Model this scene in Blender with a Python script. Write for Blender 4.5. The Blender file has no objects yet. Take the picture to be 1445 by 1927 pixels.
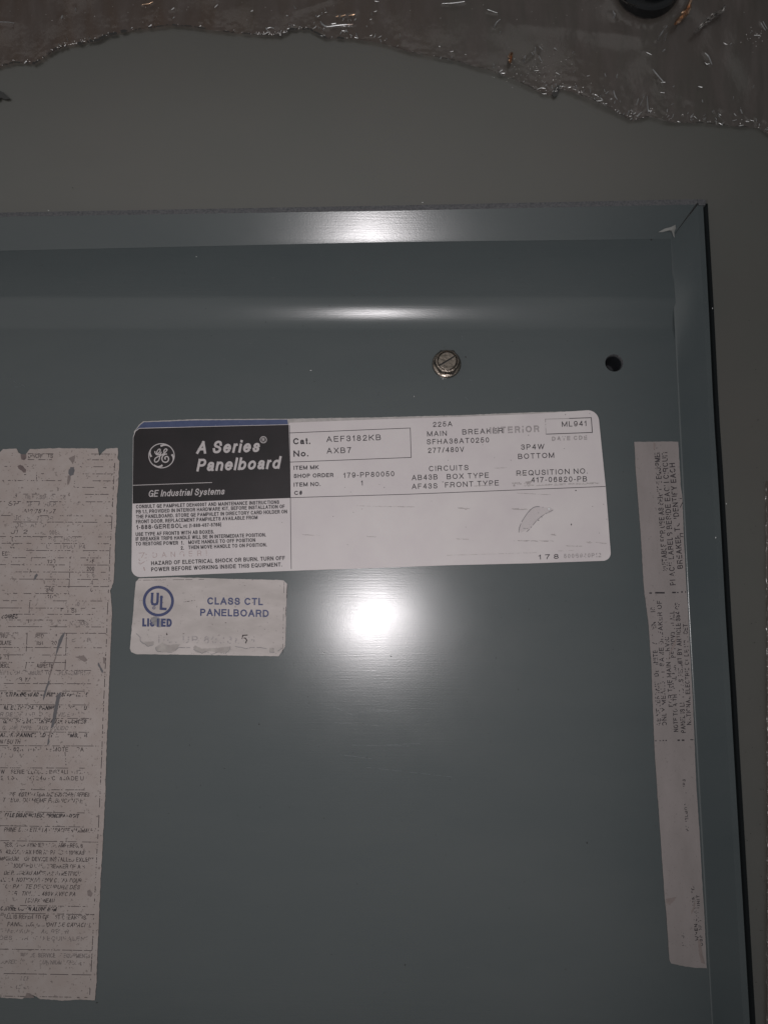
import bpy, bmesh, math, random
from mathutils import Vector, Matrix, noise
random.seed(7)
SC = bpy.context.scene
COL = SC.collection

# ------------------------------------------------------------ camera
F = 1478.0                      # focal length in photo pixels (1445 x 1927)
CX, CY = 722.5, 963.5
HC = 0.295                      # metres above the tray's back plate
CAM = Vector((0, 0, HC))
_v = Vector(((733 - CX) / F, -(1165 - CY) / F, -1)).normalized()   # "straight down" seen by the camera
_Z = -_v
_X = (Vector((1, 0, 0)) - _Z * _Z.x).normalized()
_Y = _Z.cross(_X)
ROT = Matrix((_X, _Y, _Z))      # camera -> world
cam = bpy.data.cameras.new('camera')
cam.sensor_fit = 'VERTICAL'; cam.sensor_height = 36; cam.lens = 36 * F / 1927
cam.clip_start = 0.005; cam.clip_end = 20
camo = bpy.data.objects.new('camera', cam)
camo.matrix_world = Matrix.Translation(CAM) @ ROT.to_4x4()
COL.objects.link(camo); SC.camera = camo

# ------------------------------------------------------------ light
SC.view_settings.view_transform = 'Standard'; SC.view_settings.look = 'None'
SC.view_settings.exposure = 0; SC.view_settings.gamma = 1
w = bpy.data.worlds.new('World'); SC.world = w; w.use_nodes = True
bg = w.node_tree.nodes['Background']
bg.inputs[0].default_value = (0.93, 0.96, 1.0, 1); bg.inputs[1].default_value = 0.14
FLASH = Vector((-0.0115, 0.0006, HC + 0.001))
sp = bpy.data.lights.new('phone_flash', 'SPOT')
sp.energy = 1.5; sp.color = (1.0, 0.955, 0.97); sp.shadow_soft_size = 0.0030
sp.spot_size = math.radians(104); sp.spot_blend = 1.0
spo = bpy.data.objects.new('phone_flash', sp); spo.location = FLASH
spo.rotation_euler = ROT.to_euler(); COL.objects.link(spo)
# the pale lit ceiling panel overhead whose soft reflection lies over most of the plate
al = bpy.data.lights.new('ceiling_light', 'AREA'); al.shape = 'RECTANGLE'; al.size = 1.75; al.size_y = 1.22
al.energy = 3.4; al.color = (1.0, 0.975, 0.94)
alo = bpy.data.objects.new('ceiling_light', al); alo.location = (-0.485, -0.06, 1.0); COL.objects.link(alo)
SC.cycles.max_bounces = 8; SC.cycles.transparent_max_bounces = 12

def at(px, py, z=0.0):
    d = ROT @ Vector(((px - CX) / F, -(py - CY) / F, -1))
    p = CAM + d * ((z - HC) / d.z)
    if z < -0.006:                    # on the sheet behind, which bows up beyond the tray
        for _ in range(6): p = CAM + d * ((z + bow(p.y) - HC) / d.z)
    return p
def bow(y):
    t = y - 0.125
    if t <= 0: return 0.0
    return math.tan(math.radians(10)) * (t * t / 0.08 if t < 0.04 else t - 0.02)
U = 0.0002                      # about one photo pixel on the plate
RIM = 0.0079
BACK = -0.020

# ------------------------------------------------------------ materials
def mat(name, col, rough=0.5, metal=0.0, spec=0.5, coat=0.0, coat_rough=0.1, var=None, vscale=40, vstretch=(1, 1, 1),
        bump=None, rvar=0.0, aniso=0.0, specks=None):
    """var: second colour mixed by noise; bump: list of (scale, stretch, strength, distance); specks: (colour, scale, threshold)"""
    m = bpy.data.materials.new(name); m.use_nodes = True
    nt = m.node_tree; N = nt.nodes; L = nt.links
    b = N['Principled BSDF']
    b.inputs['Base Color'].default_value = (*col, 1); b.inputs['Roughness'].default_value = rough
    b.inputs['Metallic'].default_value = metal; b.inputs['Specular IOR Level'].default_value = spec
    b.inputs['Coat Weight'].default_value = coat; b.inputs['Coat Roughness'].default_value = coat_rough
    b.inputs['Anisotropic'].default_value = aniso
    tc = N.new('ShaderNodeTexCoord')
    def nz(scale, stretch=(1, 1, 1), det=4, rgh=0.6):
        mp = N.new('ShaderNodeMapping'); mp.inputs['Scale'].default_value = stretch
        L.new(tc.outputs['Object'], mp.inputs[0])
        n = N.new('ShaderNodeTexNoise'); n.inputs['Scale'].default_value = scale
        n.inputs['Detail'].default_value = det; n.inputs['Roughness'].default_value = rgh
        L.new(mp.outputs[0], n.inputs['Vector']); return n.outputs['Fac']
    csock = None
    if var:
        n = nz(vscale, vstretch)
        r = N.new('ShaderNodeMapRange'); r.inputs[1].default_value = 0.34; r.inputs[2].default_value = 0.66
        L.new(n, r.inputs[0])
        mx = N.new('ShaderNodeMix'); mx.data_type = 'RGBA'
        mx.inputs[6].default_value = (*col, 1); mx.inputs[7].default_value = (*var, 1)
        L.new(r.outputs[0], mx.inputs[0]); csock = mx.outputs[2]
    for sp_ in (specks or []):
        sc_, s_, t_ = sp_[:3]
        n = nz(s_, sp_[3] if len(sp_) > 3 else (1, 1, 1), 3, 0.7)
        r = N.new('ShaderNodeMapRange'); r.inputs[1].default_value = t_; r.inputs[2].default_value = t_ + 0.03
        L.new(n, r.inputs[0])
        mx = N.new('ShaderNodeMix'); mx.data_type = 'RGBA'
        if csock: L.new(csock, mx.inputs[6])
        else: mx.inputs[6].default_value = (*col, 1)
        mx.inputs[7].default_value = (*sc_, 1)
        L.new(r.outputs[0], mx.inputs[0]); csock = mx.outputs[2]
    if csock: L.new(csock, b.inputs['Base Color'])
    if rvar:
        n = nz(60)
        r = N.new('ShaderNodeMapRange'); r.inputs[3].default_value = rough - rvar; r.inputs[4].default_value = rough + rvar
        L.new(n, r.inputs[0]); L.new(r.outputs[0], b.inputs['Roughness'])
    prev = None
    for (s_, st, stren, dist) in (bump or []):
        n = nz(s_, st, 3)
        bp = N.new('ShaderNodeBump'); bp.inputs['Strength'].default_value = stren; bp.inputs['Distance'].default_value = dist
        L.new(n, bp.inputs['Height'])
        if prev: L.new(prev, bp.inputs['Normal'])
        prev = bp.outputs[0]
    if prev:
        L.new(prev, b.inputs['Normal'])
        if coat: L.new(prev, b.inputs['Coat Normal'])
    return m

PAINT_BUMP = [(2300, (1, 1, 1), 0.5, 0.000036), (1300, (0.04, 1.6, 1), 0.4, 0.00003)]
M = {}
M['paint'] = mat('grey_enamel', (0.046, 0.057, 0.060), 0.235, spec=0.55, coat=0.04, coat_rough=0.09,
                 var=(0.055, 0.065, 0.067), vscale=14, vstretch=(0.5, 1.6, 1), bump=PAINT_BUMP, rvar=0.035,
                 specks=[((0.060, 0.068, 0.071), 420, 0.69, (.5, 1.5, 1)), ((0.030, 0.036, 0.040), 900, 0.73)])
M['outer_paint'] = mat('warm_grey_enamel', (0.064, 0.064, 0.055), 0.36, spec=1.0,
                 var=(0.070, 0.066, 0.057), vscale=16, bump=[(1300, (1, 1, 1), 0.4, 0.00004)], rvar=0.04,
                 specks=[((0.02, 0.02, 0.018), 1300, 0.735), ((0.062, 0.058, 0.05), 700, 0.70)])
M['edge'] = mat('sheared_steel_edge', (0.06, 0.06, 0.066), 0.6, metal=0.2, var=(0.12, 0.12, 0.124), vscale=1300,
                bump=[(1500, (1, 1, 1), 0.8, 0.0001)])
M['seam'] = mat('recess_shade', (0.02, 0.02, 0.02), 0.8)
M['gap_shade'] = mat('gap_shade_black', (0.008, 0.010, 0.011), 0.7, spec=0.1)  # near-black colour of the shaded gap beside the right rim
M['hole'] = mat('hole_dark', (0.012, 0.014, 0.018), 0.6)
M['white_paper'] = mat('nameplate_white', (0.50, 0.455, 0.46), 0.45, spec=0.3, var=(0.54, 0.50, 0.495), vscale=45,
                       bump=[(700, (1, 1, 1), 0.25, 0.00004)], specks=[((0.16, 0.14, 0.14), 1500, 0.735)])
M['under_paper'] = mat('old_sticker_white', (0.40, 0.37, 0.36), 0.6, spec=0.3, var=(0.30, 0.28, 0.27), vscale=400,
                       specks=[((0.12, 0.11, 0.11), 1300, 0.66)])
M['blue_band'] = mat('band_blue', (0.030, 0.046, 0.115), 0.5, var=(0.045, 0.062, 0.14), vscale=300,
                     specks=[((0.35, 0.36, 0.42), 1200, 0.70)])
M['black'] = mat('header_black', (0.014, 0.012, 0.013), 0.42, spec=0.25, var=(0.020, 0.016, 0.018), vscale=60,
                 bump=[(900, (1, 1, 1), 0.3, 0.00004)])
M['ink'] = mat('ink_black', (0.022, 0.018, 0.022), 0.55, spec=0.3)
M['ink_bold'] = mat('ink_form', (0.030, 0.025, 0.030), 0.55, spec=0.3)
M['ink_worn'] = mat('ink_worn', (0.045, 0.036, 0.038), 0.7, spec=0.2)
M['ink_faint'] = mat('ink_faint', (0.15, 0.13, 0.127), 0.7, spec=0.2)
M['silver'] = mat('header_silver_print', (0.42, 0.385, 0.385), 0.5)
M['grey_print'] = mat('grey_stamp', (0.25, 0.225, 0.225), 0.6, var=(0.33, 0.30, 0.30), vscale=900)
M['pale_print'] = mat('pale_stamp', (0.36, 0.325, 0.325), 0.6)
M['red_print'] = mat('faded_red', (0.30, 0.21, 0.205), 0.6, var=(0.38, 0.30, 0.29), vscale=900)
M['blue_print'] = mat('listing_blue', (0.020, 0.030, 0.10), 0.5, var=(0.028, 0.038, 0.12), vscale=500)
M['listing_paper'] = mat('listing_paper', (0.47, 0.425, 0.41), 0.6, spec=0.3, var=(0.36, 0.325, 0.31), vscale=70,
                         vstretch=(0.6, 1.5, 1), bump=[(500, (1, 1, 1), 0.3, 0.00006)],
                         specks=[((0.18, 0.16, 0.15), 900, 0.66)])
M['sheet_paper'] = mat('wiring_sheet_paper', (0.32, 0.27, 0.25), 0.75, spec=0.2, var=(0.36, 0.315, 0.298), vscale=110,
                       bump=[(900, (1, 1, 1), 0.5, 0.0001)],
                       specks=[((0.19, 0.16, 0.15), 900, 0.62), ((0.10, 0.085, 0.08), 1900, 0.70)])
M['strip_paper'] = mat('strip_paper', (0.235, 0.208, 0.203), 0.7, spec=0.25, var=(0.20, 0.178, 0.172), vscale=60,
                       vstretch=(1.5, .6, 1), bump=[(900, (1, 1, 1), 0.4, 0.00008)],
                       specks=[((0.17, 0.15, 0.145), 1100, 0.64)])
M['peel'] = mat('peeled_patch', (0.28, 0.25, 0.24), 0.7, var=(0.36, 0.33, 0.31), vscale=300)
M['smudge'] = mat('smudge', (0.27, 0.24, 0.235), 0.7, var=(0.40, 0.37, 0.36), vscale=900)
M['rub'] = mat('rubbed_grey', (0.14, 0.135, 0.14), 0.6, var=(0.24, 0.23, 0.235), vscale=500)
M['stain'] = mat('purple_stain', (0.105, 0.078, 0.078), 0.8, var=(0.15, 0.115, 0.11), vscale=400)
M['stain_soft'] = mat('soft_stain', (0.20, 0.165, 0.155), 0.8, var=(0.165, 0.135, 0.128), vscale=500)
M['bare'] = mat('bared_metal_grey', (0.10, 0.092, 0.098), 0.45, metal=0.0, var=(0.085, 0.082, 0.09), vscale=500)
M['zinc'] = mat('dull_zinc', (0.25, 0.215, 0.185), 0.27, metal=1.0, var=(0.15, 0.13, 0.11), vscale=500,
                bump=[(900, (1, 1, 1), 0.7, 0.0002)])
M['slot'] = mat('slot_grime', (0.10, 0.085, 0.07), 0.5, metal=0.7, var=(0.2, 0.17, 0.14), vscale=900)
M['bead'] = mat('paint_bead', (0.17, 0.17, 0.165), 0.35, var=(0.2, 0.2, 0.19), vscale=500)
M['knob'] = mat('black_plastic', (0.012, 0.013, 0.014), 0.25)
M['edgeshade'] = mat('torn_edge_shadow', (0.022, 0.020, 0.018), 0.6)
M['dust'] = mat('dust_film', (0.036, 0.033, 0.036), 0.7, spec=0.2, var=(0.028, 0.028, 0.030), vscale=600, specks=[((0.012, 0.012, 0.012), 1500, 0.68)])
M['speck'] = mat('dirt', (0.02, 0.018, 0.018), 0.9)
M['speck_pale'] = mat('pale_grit', (0.6, 0.6, 0.6), 0.5)
M['haze_scratch'] = mat('scratch_line', (0.085, 0.100, 0.108), 0.35, var=(0.06, 0.075, 0.08), vscale=900)
M['flake'] = mat('dark_flake', (0.035, 0.034, 0.032), 0.5)

def film_mat(name, tint_a, tint_b, gloss, rough, haze, hazecol):
    m = bpy.data.materials.new(name); m.use_nodes = True
    nt = m.node_tree; N = nt.nodes; L = nt.links
    N.remove(N['Principled BSDF'])
    out = N['Material Output']
    tc = N.new('ShaderNodeTexCoord')
    n = N.new('ShaderNodeTexNoise'); n.inputs['Scale'].default_value = 22; n.inputs['Detail'].default_value = 5
    L.new(tc.outputs['Object'], n.inputs['Vector'])
    sx = N.new('ShaderNodeSeparateXYZ'); L.new(tc.outputs['Object'], sx.inputs[0])
    # stain: browner to the left where the wrap is dirtier
    g = N.new('ShaderNodeMapRange'); g.inputs[1].default_value = -0.12; g.inputs[2].default_value = 0.06
    L.new(sx.outputs[0], g.inputs[0])
    ad = N.new('ShaderNodeMath'); ad.operation = 'MULTIPLY_ADD'; ad.inputs[1].default_value = 1.6; ad.inputs[2].default_value = -0.8
    L.new(n.outputs['Fac'], ad.inputs[0])
    s2 = N.new('ShaderNodeMath'); s2.operation = 'ADD'; s2.use_clamp = True
    L.new(ad.outputs[0], s2.inputs[0]); L.new(g.outputs[0], s2.inputs[1])
    mx = N.new('ShaderNodeMix'); mx.data_type = 'RGBA'
    mx.inputs[6].default_value = (*tint_a, 1); mx.inputs[7].default_value = (*tint_b, 1)
    L.new(s2.outputs[0], mx.inputs[0])
    tr = N.new('ShaderNodeBsdfTransparent'); L.new(mx.outputs[2], tr.inputs[0])
    df = N.new('ShaderNodeBsdfDiffuse'); df.inputs[0].default_value = (*hazecol, 1)
    m1 = N.new('ShaderNodeMixShader')
    st = N.new('ShaderNodeTexNoise'); st.inputs['Scale'].default_value = 120; st.inputs['Detail'].default_value = 6
    mp = N.new('ShaderNodeMapping'); mp.inputs['Scale'].default_value = (1.2, 0.25, 1); mp.inputs['Rotation'].default_value = (0, 0, 0.5)
    L.new(tc.outputs['Object'], mp.inputs[0]); L.new(mp.outputs[0], st.inputs['Vector'])
    hr = N.new('ShaderNodeMapRange'); hr.inputs[1].default_value = 0.35; hr.inputs[2].default_value = 0.75
    hr.inputs[3].default_value = haze * 0.15; hr.inputs[4].default_value = haze * 2.6
    L.new(st.outputs['Fac'], hr.inputs[0]); L.new(hr.outputs[0], m1.inputs[0])
    L.new(tr.outputs[0], m1.inputs[1]); L.new(df.outputs[0], m1.inputs[2])
    gl = N.new('ShaderNodeBsdfGlossy'); gl.inputs['Roughness'].default_value = rough
    bn = N.new('ShaderNodeTexNoise'); bn.inputs['Scale'].default_value = 700; bn.inputs['Detail'].default_value = 4
    L.new(tc.outputs['Object'], bn.inputs['Vector'])
    bp = N.new('ShaderNodeBump'); bp.inputs['Strength'].default_value = 0.5; bp.inputs['Distance'].default_value = 0.00012
    L.new(bn.outputs['Fac'], bp.inputs['Height']); L.new(bp.outputs[0], gl.inputs['Normal'])
    m2 = N.new('ShaderNodeMixShader'); m2.inputs[0].default_value = gloss
    L.new(m1.outputs[0], m2.inputs[1]); L.new(gl.outputs[0], m2.inputs[2]); L.new(m2.outputs[0], out.inputs[0])
    return m
M['film'] = film_mat('stretch_wrap', (0.86, 0.73, 0.67), (0.87, 0.83, 0.81), 0.036, 0.16, 0.24, (0.16, 0.135, 0.125))
M['clear_flake'] = film_mat('clear_flake', (0.96, 0.95, 0.955), (0.96, 0.95, 0.955), 0.04, 0.2, 0.04, (0.4, 0.38, 0.38))
M['orange_glint'] = mat('orange_glint_fold', (0.75, 0.50, 0.33), 0.22, metal=0.85, var=(0.35, 0.24, 0.18), vscale=700)  # reflected orange light put into the colour of clear wrap
M['fold_glint'] = mat('clear_fold_glint', (0.45, 0.42, 0.40), 0.25, metal=0.6, var=(0.14, 0.13, 0.12), vscale=700)  # serves wrap folds and the painted highlight on the knob

# ------------------------------------------------------------ object helpers
def thing(name, label, cat, loc, group=None):
    o = bpy.data.objects.new(name, None); COL.objects.link(o); o.location = loc; o.empty_display_size = 0.005
    o['label'] = label; o['category'] = cat
    if group: o['group'] = group
    return o
def mesh(name, verts, faces, m, parent=None, smooth=False, label=None):
    """verts are world positions; the object's own origin is its parent's"""
    off = parent.location if parent else Vector((0, 0, 0))
    pp = parent
    while pp is not None and pp.parent: pp = pp.parent
    if parent is not None: off = pp.location
    me = bpy.data.meshes.new(name)
    me.from_pydata([tuple(Vector(v) - off) for v in verts], [], faces)
    me.materials.append(m)
    if smooth: me.polygons.foreach_set('use_smooth', [True] * len(me.polygons))
    me.update()
    o = bpy.data.objects.new(name, me); COL.objects.link(o)
    if parent: o.parent = parent
    if label: o['label'] = label
    return o
def tag(o, label, cat, group=None):
    o['label'] = label; o['category'] = cat
    if group: o['group'] = group
    return o

def rough_poly(pts, step=2.5, amp=0.6, scale=0.15, seed=0):
    """subdivide a closed pixel outline and roughen it"""
    out = []
    n = len(pts)
    for i in range(n):
        a, b = Vector(pts[i]), Vector(pts[(i + 1) % n])
        k = max(1, int((b - a).length / step))
        for j in range(k):
            p = a.lerp(b, j / k)
            q = Vector((p.x * scale, p.y * scale, seed * 7.3))
            dx = noise.noise(q) + 0.6 * noise.noise(q * 3.1)
            dy = noise.noise(q + Vector((31, 17, 5))) + 0.6 * noise.noise(q * 3.1 + Vector((3, 9, 1)))
            out.append((p.x + dx * amp, p.y + dy * amp))
    return out
def plate(name, pts, z0, z1, m, parent=None, label=None):
    """a flat piece with real thickness cut to a pixel outline; top at z1, foot at z0"""
    bm = bmesh.new()
    top = [bm.verts.new(at(x, y, z1)) for x, y in pts]
    bot = [bm.verts.new(Vector((v.co.x, v.co.y, z0 + (v.co.z - z1)))) for v in top]
    f = bm.faces.new(top)
    f.normal_update()
    if f.normal.z < 0: f.normal_flip()
    n = len(top)
    for i in range(n):
        bm.faces.new((top[i], bot[i], bot[(i + 1) % n], top[(i + 1) % n]))
    bmesh.ops.triangulate(bm, faces=[f])
    bmesh.ops.recalc_face_normals(bm, faces=bm.faces)
    root = parent
    while root is not None and root.parent: root = root.parent
    off = root.location if root else Vector((0, 0, 0))
    for v in bm.verts: v.co -= off
    me = bpy.data.meshes.new(name); bm.to_mesh(me); bm.free(); me.materials.append(m)
    o = bpy.data.objects.new(name, me); COL.objects.link(o)
    if parent: o.parent = parent
    if label: o['label'] = label
    return o

# ------------------------------------------------------------ stroke lettering
def arc(cx, cy, rx, ry, a0, a1, n=10):
    return [(cx + rx * math.cos(math.radians(a0 + (a1 - a0) * i / n)), cy + ry * math.sin(math.radians(a0 + (a1 - a0) * i / n))) for i in range(n + 1)]
def cat(pts, n=4):
    out = []
    P = [pts[0]] + list(pts) + [pts[-1]]
    for i in range(1, len(P) - 2):
        p0, p1, p2, p3 = P[i - 1:i + 3]
        for j in range(n):
            t = j / n
            out.append(tuple(0.5 * ((2 * p1[k]) + (-p0[k] + p2[k]) * t + (2 * p0[k] - 5 * p1[k] + 4 * p2[k] - p3[k]) * t * t + (-p0[k] + 3 * p1[k] - 3 * p2[k] + p3[k]) * t ** 3) for k in (0, 1)))
    out.append(tuple(pts[-1])); return out
XH = 0.67
def lc(strokes, W): return (W, strokes)
G = {
 'A': (.74, [[(0, 0), (.5, 1), (1, 0)], [(.17, .33), (.83, .33)]]),
 'B': (.66, [[(0, 0), (0, 1), (.55, 1)] + arc(.57, .765, .35, .235, 90, -90, 8) + [(0, .53)], [(.55, .53)] + arc(.62, .265, .38, .265, 90, -90, 8) + [(0, 0)]]),
 'C': (.72, [arc(.52, .5, .52, .5, 42, 318, 18)]),
 'D': (.70, [[(0, 0), (0, 1), (.42, 1)] + arc(.42, .5, .58, .5, 90, -90, 12) + [(0, 0)]]),
 'E': (.62, [[(1, 1), (0, 1), (0, 0), (1, 0)], [(0, .53), (.92, .53)]]),
 'F': (.57, [[(1, 1), (0, 1), (0, 0)], [(0, .52), (.86, .52)]]),
 'G': (.76, [arc(.5, .5, .5, .5, 42, 325, 18) + [(1, .46), (.56, .46)], [(1, .46), (1, .0)]]),
 'H': (.70, [[(0, 0), (0, 1)], [(1, 0), (1, 1)], [(0, .53), (1, .53)]]),
 'I': (.0, [[(.5, 0), (.5, 1)]]),
 'J': (.50, [[(1, 1), (1, .3)] + arc(.5, .3, .5, .3, 0, -180, 8)]),
 'K': (.68, [[(0, 0), (0, 1)], [(1, 1), (0, .36)], [(.36, .6), (1, 0)]]),
 'L': (.54, [[(0, 1), (0, 0), (1, 0)]]),
 'M': (.82, [[(0, 0), (0, 1), (.5, .04), (1, 1), (1, 0)]]),
 'N': (.70, [[(0, 0), (0, 1), (1, 0), (1, 1)]]),
 'O': (.78, [arc(.5, .5, .5, .5, 0, 360, 22)]),
 'P': (.62, [[(0, 0), (0, 1), (.55, 1)] + arc(.58, .73, .42, .27, 90, -90, 8) + [(0, .46)]]),
 'Q': (.78, [arc(.5, .5, .5, .5, 0, 360, 22), [(.6, .24), (1, -.04)]]),
 'R': (.68, [[(0, 0), (0, 1), (.55, 1)] + arc(.58, .74, .40, .26, 90, -90, 8) + [(0, .48)], [(.58, .48), (.82, .40), (.88, .15), (.96, 0)]]),
 'S': (.64, [cat([(.95, .73), (.82, .93), (.5, 1), (.18, .94), (.05, .76), (.16, .60), (.5, .52), (.86, .42), (1, .24), (.84, .06), (.5, 0), (.16, .06), (0, .28)])]),
 'T': (.64, [[(0, 1), (1, 1)], [(.5, 1), (.5, 0)]]),
 'U': (.70, [[(0, 1), (0, .34)] + arc(.5, .34, .5, .34, 180, 360, 10) + [(1, 1)]]),
 'V': (.70, [[(0, 1), (.5, 0), (1, 1)]]),
 'W': (1.0, [[(0, 1), (.26, 0), (.5, 1), (.74, 0), (1, 1)]]),
 'X': (.70, [[(0, 0), (1, 1)], [(0, 1), (1, 0)]]),
 'Y': (.70, [[(0, 1), (.5, .42), (1, 1)], [(.5, .42), (.5, 0)]]),
 'Z': (.64, [[(0, 1), (1, 1), (0, 0), (1, 0)]]),
 '0': (.56, [arc(.5, .5, .5, .5, 0, 360, 20)]),
 '1': (.34, [[(0, .76), (.55, .84), (.8, 1), (.8, 0)]]),
 '2': (.56, [cat([(.03, .68), (.14, .91), (.5, 1), (.88, .91), (.95, .70), (.74, .46), (.25, .22), (0, 0)]) + [(1, 0)]]),
 '3': (.56, [cat([(.03, .74), (.16, .94), (.5, 1), (.84, .92), (.90, .74), (.74, .56), (.40, .53)]), cat([(.40, .53), (.82, .49), (1, .27), (.84, .06), (.5, 0), (.14, .06), (0, .28)])]),
 '4': (.58, [[(.76, 0), (.76, 1), (0, .28), (1, .28)]]),
 '5': (.56, [[(.92, 1), (.2, 1)] + cat([(.08, .48), (.5, .64), (.88, .56), (1, .33), (.84, .08), (.5, 0), (.14, .07), (0, .26)])]),
 '6': (.56, [cat([(.92, .78), (.76, .96), (.5, 1), (.16, .88), (0, .5), (.04, .22), (.2, .04), (.5, 0), (.86, .08), (1, .32), (.86, .56), (.5, .63), (.14, .53), (.02, .36)])]),
 '7': (.56, [[(0, 1), (1, 1), (.66, .6), (.42, .25), (.36, 0)]]),
 '8': (.56, [arc(.5, .76, .42, .24, 0, 360, 14), arc(.5, .26, .5, .26, 0, 360, 14)]),
 '9': (.56, [[(1 - x, 1 - y) for x, y in cat([(.92, .78), (.76, .96), (.5, 1), (.16, .88), (0, .5), (.04, .22), (.2, .04), (.5, 0), (.86, .08), (1, .32), (.86, .56), (.5, .63), (.14, .53), (.02, .36)])]]),
 '.': (.0, [[(.5, 0), (.5, .02)]]),
 ',': (.04, [[(.5, .02), (.3, -.14)]]),
 ':': (.0, [[(.5, .06), (.5, .08)], [(.5, .66), (.5, .68)]]),
 '-': (.30, [[(0, .38), (1, .38)]]),
 '/': (.40, [[(0, 0), (1, 1)]]),
 '(': (.20, [cat([(1, 1.08), (.2, .75), (0, .42), (.2, .08), (1, -.22)])]),
 ')': (.20, [cat([(0, 1.08), (.8, .75), (1, .42), (.8, .08), (0, -.22)])]),
 '#': (.56, [[(.2, 0), (.38, 1)], [(.62, 0), (.8, 1)], [(0, .33), (.95, .33)], [(.05, .67), (1, .67)]]),
 '!': (.0, [[(.5, 0), (.5, .02)], [(.5, .28), (.5, 1)]]),
 'a': (.54, [cat([(.06, .48), (.2, .63), (.5, XH), (.82, .61), (.88, .45)]) + [(.88, .12), (1, .0)], cat([(.88, .39), (.4, .35), (.06, .26), (.04, .10), (.3, 0), (.66, .06), (.88, .22)])]),
 'b': (.58, [[(0, 0), (0, 1)], arc(.5, XH / 2, .5, XH / 2, 0, 360, 16)]),
 'c': (.54, [arc(.5, XH / 2, .5, XH / 2, 45, 315, 14)]),
 'd': (.58, [[(1, 0), (1, 1)], arc(.5, XH / 2, .5, XH / 2, 0, 360, 16)]),
 'e': (.58, [[(.04, .36), (1, .36)], arc(.5, XH / 2, .5, XH / 2, 0, 320, 16)]),
 'i': (.0, [[(.5, 0), (.5, XH - .02)], [(.5, .99), (.5, 1)]]),
 'l': (.0, [[(.5, 0), (.5, 1)]]),
 'm': (.90, [[(0, 0), (0, XH)], [(0, .40)] + arc(.25, .43, .25, .24, 180, 0, 8) + [(.5, 0)], [(.5, .40)] + arc(.75, .43, .25, .24, 180, 0, 8) + [(1, 0)]]),
 'n': (.54, [[(0, 0), (0, XH)], [(0, .36)] + arc(.5, .40, .5, .27, 180, 0, 9) + [(1, 0)]]),
 'o': (.60, [arc(.5, XH / 2, .5, XH / 2, 0, 360, 18)]),
 'r': (.32, [[(0, 0), (0, XH)], cat([(0, .36), (.25, .60), (1, XH)])]),
 's': (.52, [cat([(.93, .49), (.8, .62), (.5, XH), (.18, .62), (.07, .50), (.3, .39), (.72, .31), (.97, .2), (.84, .05), (.5, 0), (.16, .05), (0, .21)])]),
 't': (.30, [[(.45, .95), (.45, .14), (.62, .02), (1, .0)], [(0, XH), (1, XH)]]),
 'u': (.54, [[(0, XH), (0, .26)] + arc(.5, .28, .5, .28, 180, 360, 9) + [(1, .28)], [(1, XH), (1, 0)]]),
 'y': (.54, [[(0, XH), (.52, .02)], [(1, XH), (.48, -.08), (.28, -.24), (.0, -.26)]]),
}
def ribbon(V, Fc, pts, wd, z, worn=0.0, seed=0.0, cap=True, taper=None):
    """pts in photo pixels laid on plane z; returns quads of a stroke wd pixels wide"""
    P = [Vector(p) for p in pts]
    P = [p for i, p in enumerate(P) if i == 0 or (p - P[i - 1]).length > 1e-4]
    if len(P) < 2: return
    for i in range(1, len(P) - 1):          # a sharp corner ends one stroke and starts the next
        if (P[i] - P[i - 1]).normalized().dot((P[i + 1] - P[i]).normalized()) < 0.45 and taper is None:
            ribbon(V, Fc, [tuple(p) for p in P[:i + 1]], wd, z, worn, seed, cap or .5)
            ribbon(V, Fc, [tuple(p) for p in P[i:]], wd, z + 3e-6, worn, seed, cap or .5); return
    closed = (P[0] - P[-1]).length < 1e-3 and len(P) > 3
    if cap and not closed:
        d = (P[0] - P[1]).normalized(); P[0] = P[0] + d * wd / 2
        d = (P[-1] - P[-2]).normalized(); P[-1] = P[-1] + d * wd / 2
    if worn > 0:
        Q = [P[0]]
        for a, b in zip(P, P[1:]):
            k = max(1, int((b - a).length / 1.3))
            Q += [a.lerp(b, j / k) for j in range(1, k + 1)]
        P = Q
    n = len(P); L = []
    for i in range(n):
        if closed and i in (0, n - 1): a, b = P[-2], P[1]; c = P[0]
        else: a, b, c = P[max(0, i - 1)], P[min(n - 1, i + 1)], P[i]
        d1 = (c - a); d2 = (b - c)
        d1 = d1.normalized() if d1.length > 1e-6 else d2.normalized()
        d2 = d2.normalized() if d2.length > 1e-6 else d1
        t = d1 + d2
        t = t.normalized() if t.length > 1e-3 else d1
        nn = Vector((-t.y, t.x)); m = Vector((-d1.y, d1.x)).dot(nn)
        wq = wd if taper is None else wd * taper(i / (n - 1))
        L.append(nn * (wq / 2) / max(m, 0.55))
    s = len(V)
    for ii, (p, o) in enumerate(zip(P, L)):
        zi = z + min(ii, 30) * 3e-7
        V.append(at(p.x + o.x, p.y + o.y, zi)); V.append(at(p.x - o.x, p.y - o.y, zi))
    for i in range(n - 1):
        if worn > 0:
            m = (P[i] + P[i + 1]) / 2
            q = Vector((m.x / 13, m.y / 13, seed)); r = Vector((m.x / 3.0, m.y / 3.0, seed + 5))
            if 0.5 + 0.75 * noise.noise(q) + 0.65 * noise.noise(r) < worn: continue
        Fc.append((s + 2 * i, s + 2 * i + 1, s + 2 * i + 3, s + 2 * i + 2))
ZC = [0]
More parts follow.
